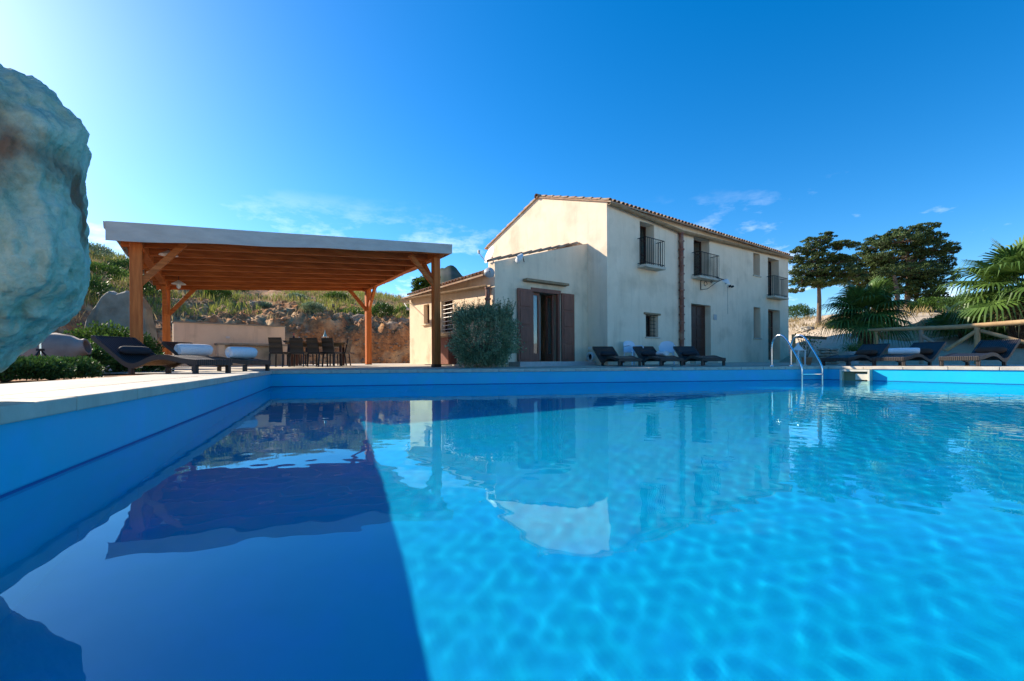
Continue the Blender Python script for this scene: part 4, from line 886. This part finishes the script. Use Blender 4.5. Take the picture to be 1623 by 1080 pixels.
# stone trough stack behind the first right lounger
def stone_mesh(sx_, sy, sz, seed, sub=3, amp=.25):
    bm = bmesh.new(); bmesh.ops.create_icosphere(bm, subdivisions=sub, radius=1)
    for v in bm.verts:
        c = v.co.copy(); k = 1 + amp * fbm((c.x * 1.1 + seed, c.y * 1.1, c.z * 1.1), 5); c = Vector([math.copysign(abs(t) ** .75, t) for t in c]) * k; v.co = (c.x * sx_, c.y * sy, c.z * sz)
    me = bpy.data.meshes.new('stone'); bm.to_mesh(me); bm.free(); return me
def stone_obj(name, me, m_, loc, rz=0, parent=None):
    if not me.materials: me.materials.append(m_)
    o = bpy.data.objects.new(name, me); COL.objects.link(o); o.location = loc; o.rotation_euler = (0, 0, rz); o.parent = parent; return o
p = G(1312, 14.6); wl_ = thing('stone_stack', 'low dark stack of dry stones behind the lounger nearest the ladder', 'stones', (p.x, p.y, zg(p.x, p.y)))
sm = [stone_mesh(.17, .14, .05, s, 2) for s in (1, 5, 9)]
for k in range(6):
    for j in range(2): stone_obj('stone', sm[(k + j) % 3], M['stone'], ((j - .5) * .27 + random.uniform(-.03, .03), random.uniform(-.03, .03), .05 + k * .088), random.uniform(-.3, .3), wl_)

# white plastic chairs behind the middle loungers
def pchair(px, D, rz, label):
    g = G(px, D); o = thing('plastic_chair', label, 'chair', (g.x, g.y, zg(g.x, g.y)), R(rz), 'white plastic chairs')
    MB().box((0, 0, .42), (.44, .42, .03)).build('seat', M['plastic'], o, bevel=.01)
    mb = MB(); v = []; N_ = 10
    for j in range(2):
        for i in range(N_ + 1):
            a = math.pi * (i / N_); x = -.24 * math.cos(a); y = .2 + .06 * math.sin(a); z = .43 if j == 0 else .62 + .2 * math.sin(a) ** .6; v += [(x, y, z), (x, y + .02, z)]
    n = (N_ + 1) * 2; f = []
    for i in range(N_): q = i * 2; f += [(q, q + 2, q + 2 + n, q + n), (q + 1, q + 1 + n, q + 3 + n, q + 3), (q + n, q + n + 2, q + n + 3, q + n + 1)]
    mb.add(v, f).build('backrest', M['plastic'], o, smooth=True)
    for s in (-1, 1):
        MB().tube([(s * .24, .2, .62), (s * .25, -.1, .64), (s * .24, -.2, .6), (s * .23, -.2, .42)], .018, 6).build('armrest', M['plastic'], o)
        for y in (-.2, .2): MB().bar((s * .2, y, .42), (s * .24, y * 1.15, 0), .04, .03).build('leg', M['plastic'], o)
pchair(1004, 15.0, 25, 'white plastic armchair behind the middle and left loungers'); pchair(1057, 15.6, -20, 'white plastic armchair under the grilled window behind the loungers')

# ------------------------------------------------------------------ big overhanging rock
bm = bmesh.new(); bmesh.ops.create_icosphere(bm, subdivisions=7, radius=1)
cz = Vector((-2.25, 1.80, .68))
OUTL = [(-1.86, 1.27), (-1.80, 1.21), (-1.71, 1.20), (-1.62, 1.115), (-1.51, 1.0), (-1.545, .90), (-1.555, .74), (-1.515, .556), (-1.515, .487), (-1.55, .384), (-1.66, .29), (-1.77, .22), (-1.86, .15), (-2.1, .1), (-2.4, -.02), (-2.8, -.02), (-2.98, .4), (-2.92, .9), (-2.6, 1.2), (-2.25, 1.34), (-2.0, 1.33)]
oth = sorted((math.atan2(z - cz.z, x - cz.x), math.hypot(z - cz.z, x - cz.x)) for x, z in OUTL); ota = np.array([o_[0] for o_ in oth]); otr = np.array([o_[1] for o_ in oth])
for v in bm.verts:
    d = v.co.normalized(); rho = math.hypot(d.x, d.z); th = math.atan2(d.z, d.x); rt = float(np.interp(th, ota, otr, period=2 * math.pi))
    kk_ = (rho ** 2.8 + abs(d.y) ** 2.8) ** (-1 / 2.8); w_ = rho ** .5
    rt = rt * w_ + .6 * (1 - w_)
    n_ = .035 * fbm(d * 2.6 + Vector((2, 0, 4)), 6) + .016 * (1 - 3 * abs(noise.noise(d * 6))) + .007 * (1 - 3 * abs(noise.noise(d * 17))) + .0035 * fbm(d * 45, 4)
    v.co = Vector((d.x * rt, d.y * .40, d.z * rt)) * kk_ * (1 + n_); v.co.x -= (v.co.y + .15) * .95 + .022
me = bpy.data.meshes.new('boulder'); bm.to_mesh(me); bm.free(); me.materials.append(M['rock']); me.polygons.foreach_set('use_smooth', [True] * len(me.polygons))
ro = bpy.data.objects.new('boulder', me); COL.objects.link(ro); ro.location = cz; tag(ro, 'huge pale weathered boulder overhanging the pool rim at the left picture edge', 'rock')

# ------------------------------------------------------------------ planting
def bush(name, label, cat, loc, dims, n, L, Wd, m_, group=None, up=.3, twigs=30, shape=1, parent=None, stemmat=None):
    o = thing(name, label, cat, loc, 0, group); dx, dy, dz = dims
    d = sphere_dirs(n); d[:, 2] = np.abs(d[:, 2]); rad = rng.uniform(.45, 1, (n, 1)) ** .6
    lump = np.array([1 + .28 * noise.noise(Vector((a * 2.4 + loc[0], b * 2.4, c * 2.4))) for a, b, c in d])[:, None]
    P = d * rad * lump * (dx / 2, dy / 2, dz * .55) + (0, 0, dz * .42); P[:, 2] = np.maximum(P[:, 2] - (1 - rad[:, 0]) * dz * .2, .02)
    low = rng.uniform(0, 1, n) < .3; P[low, 2] *= rng.uniform(.1, 1, low.sum())
    N = d + rng.normal(size=(n, 3)) * .6 + (0, 0, up); leaves('foliage', P, N, rng.uniform(.6, 1.3, n) * L, rng.uniform(.7, 1.2, n) * Wd, m_, o)
    if twigs:
        s = MB()
        for k in range(twigs): q = d[k] * (dx * .45, dy * .45, dz * .5); s.tube([(0, 0, 0), (q[0] * .5, q[1] * .5, dz * .35), (q[0], q[1], dz * .4 + q[2])], [.012, .008, .003], 4)
        s.build('stem', stemmat or M['bark'], o)
    return o
# clipped box-like olive shrub
g = G(768, 12.5); o = thing('olive_shrub', 'large silvery olive shrub in front of the annex, beside the open shutters', 'shrub', (g.x, g.y, 0))
n = 21000; u = rng.uniform(-1, 1, (n, 3)); nr = (np.abs(u) ** 4).sum(1) ** .25; sh = rng.uniform(.35, 1, n) ** .5; d = u / nr[:, None]
lump = np.array([1 + .28 * noise.noise(Vector((a * 2.1, b * 2.1, c * 2.1 + 3))) + .22 * noise.noise(Vector((a * 6, b * 6, c * 6))) for a, b, c in d])
P = d * (sh * lump)[:, None] * (.86, .7, .8) + (0, 0, .86); P[:, 2] = np.maximum(P[:, 2], .03); P[:, 0] *= 1 - .12 * (P[:, 2] < .4)
leaves('foliage', P, d * .8 + rng.normal(size=(n, 3)) * .7 + (0, 0, .5), rng.uniform(.05, .10, n), .026, M['leaf_olive'], o)
s = MB(); sp_ = []; 
for k in range(120):
    a = rng.uniform(-.8, .8); b = rng.uniform(-.6, .6); h = rng.uniform(.15, .5) if rng.uniform() > .15 else .55; x2 = a + rng.uniform(-.15, .15); y2 = b + rng.uniform(-.1, .1); s.tube([(a, b, 1.35), (x2, y2, 1.55 + h * .6)], [.006, .002], 4)
    for t in np.linspace(0, 1, 26): sp_.append((a + (x2 - a) * t, b + (y2 - b) * t, 1.35 + (.2 + h * .6) * t))
for k in range(60): a = sphere_dirs(1)[0]; s.tube([(0, 0, .1), (a[0] * .5, a[1] * .4, .6), (a[0] * .86, a[1] * .66, .85 + .6 * a[2])], [.02, .012, .004], 4)
s.build('stem', M['bark'], o); sp_ = np.array(sp_); leaves('new_shoots', sp_, rng.normal(size=sp_.shape) + (0, 0, .8), .05, .013, M['leaf_mid'], o)
# low clipped hedge left, with bushes behind
def along(s, off): p = PL0 + dl * s + out_n * (.365 + .95 + off); return p
for px, D, w, lab in ((8, 5.0, 1.3, 'low clipped hedge at the left picture edge under the boulder'), (82, 5.5, 1.0, 'low clipped hedge between the boulder and the pink flowers')):
    g = G(px, D); bush('low_hedge', lab, 'hedge', (g.x, g.y, -.03), (w, .9, .27), 9000, .035, .02, M['leaf_dark'], 'low clipped hedges', 1.0, 20)
for px, D, w, h, m_, lab in ((172, 9.3, 1.1, .75, 'leaf_mid', 'leafy green bush behind the head of the nearest left lounger'), (135, 8.3, .9, .55, 'leaf_dark', 'dark leafy bush between the hedge and the nearest left lounger'), (222, 9.2, 1.1, .42, 'leaf_dark', 'dark low bush with white flowers beneath the nearest left lounger'),
                            (165, 10.6, 1.4, 1.15, 'leaf_mid', 'taller green bush before the pale standing stone'), (200, 11.3, 1.5, 1.0, 'leaf_dark', 'dark bush at the foot of the front left pergola post'), (115, 10.2, 1.3, .9, 'leaf_dark', 'dark shrub beside the big clay jar')):
    g = G(px, D); bush('garden_bush', lab, 'bush', (g.x, g.y, -.03), (w, w, h), int(2600 * w * w), .075, .04, M[m_], 'bushes in the left garden bed', .5, 14)
for px, D, z, nn, lab in ((113, 5.7, .1, 16, 'cluster of pale pink flowers at the right end of the low hedge'), (172, 8.0, .1, 5, 'small white daisies beside the nearest left lounger'), (222, 8.4, .1, 5, 'small white daisies under the nearest left lounger')):
    g = G(px, D); P = rng.normal(size=(nn, 3)) * (.05, .05, .03) + (0, 0, z); o = thing('flowers', lab, 'flowers', (g.x, g.y, 0)); NP = np.repeat(P, 6, 0); leaves('petals', NP, rng.normal(size=NP.shape) + (0, 0, .3), .025, .018, M['petal'], o, kind='stuff')
    s = MB(); [s.tube([(q[0] * .5, q[1] * .5, -.03), tuple(q)], .003, 4) for q in P[:20]]; s.build('stem', M['leaf_mid'], o)
# clay jar lying on its side and tripod
g = G(80, 7.6); ja = thing('clay_jar', 'big aged clay jar lying on its side behind the low hedge', 'jar', (g.x, g.y, .0), R(20))
MB().lathe([(.0, -.5), (.12, -.48), (.25, -.34), (.33, -.1), (.31, .14), (.22, .34), (.14, .43), (.14, .5), (.11, .5), (.11, .42), (.0, .35)], (0, 0, .36), 30, Matrix.Rotation(R(78), 3, 'Y')).build('body', M['pot'], ja, smooth=True)
MB().lathe([(.31, -.02), (.34, 0), (.31, .03)], (0.0, 0, .36), 30, Matrix.Rotation(R(78), 3, 'Y')).build('rib', M['pot'], ja, smooth=True)
g = G(64, 6.2); tr = thing('tripod', 'thin metal tripod stand between the low hedge and the clay jar', 'tripod', (g.x, g.y, .0))
for a in (0, 2.1, 4.2): MB().tube([(0, 0, .36), (.26 * math.cos(a + .5), .26 * math.sin(a + .5), 0)], .012, 6).build('leg', M['iron'], tr)
MB().tube([(0, 0, .2), (0, 0, .58)], .014, 8).build('column', M['steel'], tr); MB().box((0, 0, .36), (.09, .03, .03)).build('collar', M['iron'], tr)
# standing slab
g = G(188, 13.2); me = bpy.data.meshes.new('standing_stone'); bm = bmesh.new()
ol = [(143, 530), (150, 505), (160, 488), (168, 472), (178, 462), (190, 466), (205, 462), (222, 470), (232, 490), (237, 520), (240, 560), (240, 585), (140, 585), (138, 560)]
ol3 = [(G(px, 13.2).x - g.x, ZP(px, py, 13.2)) for px, py in ol]; N_ = len(ol3)
rings = []
for t, yy in ((.94, -.19), (1, -.12), (1, .12), (.94, .19)):
    cx = sum(p[0] for p in ol3) / N_; cz_ = sum(p[1] for p in ol3) / N_; rings.append([bm.verts.new((cx + (p[0] - cx) * t, yy, cz_ + (p[1] - cz_) * t)) for p in ol3])
for a, b in zip(rings[:-1], rings[1:]):
    for k in range(N_): bm.faces.new((a[k], a[(k + 1) % N_], b[(k + 1) % N_], b[k]))
bm.faces.new(rings[0][::-1]); bm.faces.new(rings[-1]); bmesh.ops.triangulate(bm, faces=bm.faces[:]); bmesh.ops.subdivide_edges(bm, edges=bm.edges[:], cuts=3, use_grid_fill=True)
for v in bm.verts: v.co += Vector((fbm(v.co * 2.5, 5), fbm(v.co * 2.5 + Vector((9, 0, 0)), 5) * .8, fbm(v.co * 2.5 + Vector((0, 9, 0)), 5))) * .05
bmesh.ops.recalc_face_normals(bm, faces=bm.faces[:]); bm.to_mesh(me); bm.free(); o = stone_obj('standing_stone', me, M['stone'], (g.x, g.y, 0), R(8)); tag(o, 'tall pale flat standing stone behind the front left pergola post', 'rock')

# hillside grass and scrub (countless)
def scatter(n, az0, az1, d0, d1, power=1.0):
    out = []
    for _ in range(n):
        az = random.uniform(az0, az1); f = interp(az, FOOT); r = f + d0 + (d1 - d0) * random.random() ** power; x, y = r * math.sin(R(az)), r * math.cos(R(az)); out.append((x, y, az, r - f))
    return out
def grass(name, n, az0, az1, d0, d1, h, w, m_, label, thr, seed, power=1.0):
    P, N, L = [], [], []
    for x, y, az, q in scatter(n, az0, az1, d0, d1, power):
        if noise.noise(Vector((x * .35 + seed, y * .35, seed))) + .25 * noise.noise(Vector((x * 1.4, y * 1.4, seed))) < thr: continue
        z = terr(x, y)
        for k in range(5): P.append((x + random.gauss(0, .07), y + random.gauss(0, .07), z - .03)); N.append((random.gauss(0, .3), random.gauss(0, .3), 1)); L.append(h * random.uniform(.5, 1.3))
    o = leaves(name, P, N, np.array(L), w, m_); return tag(o, label, 'grass', kind='stuff')
grass('green_grass', 9000, -56, 2, 4, 30, .5, .035, M['leaf_yel'], 'yellow green grass and weeds covering the hillside behind the pergola', -.05, 2, .9)
grass('dry_grass', 6000, -56, 2, 2.2, 30, .45, .03, M['leaf_dry'], 'straw coloured dry grass tufts over the hillside behind the pergola', 0, 11, .9)
grass('field_grass', 3500, 26, 62, 16, 45, .5, .04, M['leaf_dry'], 'dry straw coloured grass on the crest behind the gravel yard', .02, 5)
# stones on the slope (loose rubble)
sm = [stone_mesh(1, .8, .7, s, 1, .4) for s in (2, 4, 8)]
mb = MB()
for k, (x, y, az, q) in enumerate(scatter(2600, -56, 0, .1, 14, 2.2)):
    sc = random.uniform(.03, .09) * (1.8 if random.random() < .1 else 1); me = sm[k % 3]; z = terr(x, y); rz = random.uniform(0, 6)
    mb.add([Matrix.Rotation(rz, 3, 'Z') @ (v.co * sc) + Vector((x, y, z)) for v in me.vertices], [tuple(p.vertices) for p in me.polygons])
tag(mb.build('rubble', mat('brown stone', (.30, .21, .13), (.2, .13, .08), 3, .95)), 'loose pale stones scattered over the earth bank behind the pergola', 'stones', kind='stuff')
HB = [(345, 480, 27, 1.5, .9, 'leaf_mid', 'bright green dome shrub on the slope above the left of the counter wall'), (297, 472, 28, 1.5, .8, 'leaf_dark', 'dark green shrub on the slope beside the rear left pergola post'), (240, 478, 23, 1.6, 1.0, 'leaf_dark', 'dark shrub on the slope between the two left pergola posts'),
      (378, 465, 33, 1.4, .7, 'leaf_dark', 'small dark shrub high on the slope under the middle of the pergola roof'), (497, 496, 26, 1.3, .7, 'leaf_olive', 'grey green shrub at the brink of the earth bank above the dining table'), (560, 482, 28, 2.0, .9, 'leaf_mid', 'broad green shrub on the slope just left of the rear right pergola post'),
      (535, 470, 34, 1.8, .8, 'leaf_mid', 'green shrub high on the slope left of the rear right pergola post'), (607, 478, 28, 1.4, 1.0, 'leaf_dark', 'dark shrub on the slope right of the rear right pergola post'), (640, 468, 31, 1.4, .8, 'leaf_mid', 'small green shrub on the slope beside the annex eaves'),
      (200, 452, 29, 1.8, 1.0, 'leaf_dark', 'dark round shrub on the upper slope above the standing stone'), (160, 468, 22, 1.9, .9, 'leaf_mid', 'green shrub on the slope left of the standing stone'), (150, 440, 30, 2.0, .9, 'leaf_olive', 'grey green shrub near the left hill crest next to the boulder'),
      (470, 478, 31, 1.3, .6, 'leaf_olive', 'pale shrub on the upper slope above the right end of the counter wall'), (420, 490, 27, .9, .5, 'leaf_olive', 'small greyish tuft on the slope above the counter wall'), (130, 498, 17, 1.6, 1.0, 'leaf_dark', 'dark shrub low on the slope between boulder and standing stone')]
for px, py, D, w, h, m_, lab in HB:
    g = G(px, D); bush('hill_shrub', lab, 'shrub', (g.x, g.y, terr(g.x, g.y) - .05), (w, w, h), 1500, .16, .05, M[m_], 'shrubs on the hillside', .9, 12)
for k, (px, D, s, lab) in enumerate(((575, 26.2, .5, 'grey boulder on the bank left of the rear right pergola post'), (625, 26, .45, 'pale boulder on the bank between the rear right post and the annex'), (408, 27, .4, 'pale grey rock on the slope above the counter wall'), (640, 27.5, .35, 'small pale rock on the slope next to the annex corner'), (540, 26.5, .35, 'brownish rock at the brink of the earth bank above the table'))):
    g = G(px, D); o = stone_obj('slope_rock', stone_mesh(s * 1.3, s, s * .75, k * 3.3, 3, .35), M['bstone'], (g.x, g.y, terr(g.x, g.y) + .05), k); tag(o, lab, 'rock', 'rocks on the hillside')
# ------------------------------------------------------------------ trees
def tree(name, label, px, D, top_py, lobes, trunk, n, L, Wd, m_, cat='tree', group=None, lean=0, ztr=None):
    """lobes in picture-plane metres relative to trunk base: (x, y, z, rx, ry, rz)"""
    g = G(px, D); z0 = terr(g.x, g.y) - .1; o = thing(name, label, cat, (g.x, g.y, z0), 0, group)
    vol = np.array([l[3] * l[4] + l[3] * l[5] for l in lobes]); PP, NN = [], []
    st = MB()
    for l, v in zip(lobes, vol):
        k = int(n * v / vol.sum()); nc = max(8, k // 42)
        c = sphere_dirs(nc) * (rng.uniform(.35, 1, (nc, 1)) ** .5); cpos = c * (l[3], l[4], l[5]) + (l[0], l[1], l[2])
        per = k // nc
        for q in range(nc):
            rr_ = min(l[3], l[5]) * rng.uniform(.13, .27); dd = sphere_dirs(per); P = cpos[q] + dd * rng.uniform(.2, 1, (per, 1)) * (rr_ * 1.9, rr_ * 1.2, rr_ * .5); P[:, 2] += (P[:, 0] - cpos[q][0]) * .35; PP.append(P); NN.append(dd * (1, 1, .6) + (.45, 0, .45))
        st.tube([(trunk[-1][0], trunk[-1][1], trunk[-1][2] * .8), (l[0] * .5 + trunk[-1][0] * .5, l[1] * .5, (l[2] - l[5] * .5 + trunk[-1][2]) / 2), (l[0], l[1], l[2])], [.08, .05, .015], 6)
        for q in range(0, nc, 4): st.tube([(l[0], l[1], l[2] - l[5] * .3), tuple(cpos[q])], [.035, .01], 4)
    leaves('crown', np.concatenate(PP), np.concatenate(NN), L, Wd, m_, o)
    t = MB().tube([tuple(p[:3]) for p in trunk], [p[3] for p in trunk], 9).build('trunk', M['bark'], o, smooth=True); st.build('limb', M['bark'], o); return o
D = 34; k = D / F
def pxl(px0, px, py, rx, ry, D=D): k = D / F; g = G(px0, D); z0 = terr(g.x, g.y) - .1; return ((px - px0) * k, random.uniform(-.6, .6), ZP(px, py, D) - z0, rx * k, rx * k * .8, ry * k)
T = 1298
L1 = [pxl(T, 1318, 372, 14, 5), pxl(T, 1302, 381, 24, 7), pxl(T, 1290, 395, 28, 7), pxl(T, 1330, 391, 26, 6), pxl(T, 1300, 410, 40, 9), pxl(T, 1340, 412, 22, 8), pxl(T, 1285, 430, 34, 10), pxl(T, 1325, 432, 34, 10), pxl(T, 1270, 447, 20, 8), pxl(T, 1345, 443, 20, 10), pxl(T, 1300, 448, 30, 9), pxl(T, 1266, 460, 14, 4)]
tree('conifer', 'wind swept conifer with a bare trunk standing closest to the house', T, D, 0, L1, [(0, 0, 0, .17), (.05, 0, 2, .14), (0, 0, 4.2, .1)], 40000, .15, .06, M['leaf_con'], group='wind swept conifers')
T = 1438
L2 = [pxl(T, 1462, 362, 20, 5), pxl(T, 1440, 370, 34, 8), pxl(T, 1475, 378, 24, 8), pxl(T, 1425, 384, 38, 10), pxl(T, 1468, 395, 36, 12), pxl(T, 1430, 405, 44, 13), pxl(T, 1480, 412, 34, 12), pxl(T, 1498, 400, 14, 7), pxl(T, 1503, 421, 12, 5), pxl(T, 1440, 432, 52, 15), pxl(T, 1475, 444, 30, 15), pxl(T, 1430, 455, 44, 12), pxl(T, 1462, 464, 28, 12), pxl(T, 1475, 471, 16, 8)]
tree('conifer', 'broadest wind swept conifer leaning right behind the fan palm', T, D, 0, L2, [(0, 0, 0, .2), (.1, 0, 2, .17), (.1, 0, 4, .12)], 64000, .15, .06, M['leaf_con'], group='wind swept conifers')
D = 37; T = 1385
L3 = [pxl(T, 1397, 380, 20, 7, D), pxl(T, 1380, 394, 28, 8, D), pxl(T, 1375, 410, 34, 10, D), pxl(T, 1380, 428, 38, 12, D), pxl(T, 1372, 446, 34, 12, D), pxl(T, 1395, 456, 28, 10, D)]
tree('conifer', 'middle conifer filling the gap between the other two crowns', T, D, 0, L3, [(0, 0, 0, .16), (0, 0, 2, .14), (0, 0, 4, .1)], 30000, .15, .06, M['leaf_con'], group='wind swept conifers')
for px, D_, lab in ((1408, 35, 'slim bare conifer trunk left of the broad conifer'), (1421, 33, 'short slanting conifer trunk beside the broad conifer'), (1452, 36, 'thick bare trunk just right of the broad conifer')):
    g = G(px, D_); z = terr(g.x, g.y); o = thing('bare_trunk', lab, 'tree trunk', (g.x, g.y, z - .1), 0, 'bare trunks under the conifers'); MB().tube([(0, 0, 0), (.1, 0, 1.6), (.05 + random.uniform(-.3, .3), 0, 2.9)], [.17, .15, .1], 8).build('trunk', M['bark'], o, smooth=True)
D = 45; T = 676
L4 = [pxl(T, 670, 452, 17, 12, D), pxl(T, 682, 446, 15, 10, D), pxl(T, 664, 462, 10, 7, D), pxl(T, 688, 460, 12, 8, D)]
tree('hill_tree', 'single rounded green tree on the hill between the pergola and the annex roof', T, D, 0, L4, [(0, 0, 0, .2), (0, 0, 1.2, .15)], 9000, .22, .09, M['leaf_mid'])
for px, D_, w, h, m_, lab in ((1262, 50, 3.4, 2.1, 'leaf_dark', 'rounded dark bush on the crest right of the house corner'), (1330, 30, 1.4, .6, 'leaf_mid', 'low green bush under the conifers'), (1478, 30, 2.6, 1.0, 'leaf_mid', 'green bush right of the conifer trunks'), (1540, 27, 3.0, 1.1, 'leaf_dark', 'dark bush behind the low fan palm'),
                              (1590, 22, 2.2, 1.4, 'leaf_dark', 'dark shrub below the tallest palm'), (1500, 20, 1.6, .7, 'leaf_mid', 'green ground bush behind the log fence'), (1560, 19, 1.6, .9, 'leaf_dark', 'dark bush hugging the log fence post'), (1425, 40, 3.0, 1.0, 'leaf_olive', 'grey green bush between the conifer trunks')):
    g = G(px, D_); bush('yard_bush', lab, 'bush', (g.x, g.y, terr(g.x, g.y) - .05), (w, w, h), int(1800 * w), .15, .06, M[m_], 'bushes beyond the log fence', .6, 12)
for k, (px, D_, s, lab) in enumerate(((1280, 33, .5, 'flat brown rock on the gravel slope right of the house'), (1315, 45, .5, 'pale rock near the crest left of the conifers'), (1510, 21, .45, 'brown rock on the earth mound behind the fence'), (1530, 20, .3, 'small pale rock behind the fence'))):
    g = G(px, D_); o = stone_obj('yard_rock', stone_mesh(s * 1.3, s, s * .5, k * 4.1 + 1, 3, .35), M['stone'], (g.x, g.y, terr(g.x, g.y) + .02), k); tag(o, lab, 'rock', 'rocks in the gravel yard')
g = G(1508, 20.5); mnd = MB(); n = 24
for i in range(n):
    for j in range(n):
        def q(i, j): x, y = (i / n - .5) * 8, (j / n - .5) * 4; r_ = math.hypot(x / 4, y / 2); return (x + g.x, y + g.y, terr(x + g.x, y + g.y) - .05 + .75 * max(0, 1 - r_) ** .8 * (1 + .5 * fbm((x, y, 2), 4)))
        mnd.quad(q(i, j), q(i + 1, j), q(i + 1, j + 1), q(i, j + 1))
tag(mnd.build('earth_mound', M['soil']), kind='structure')
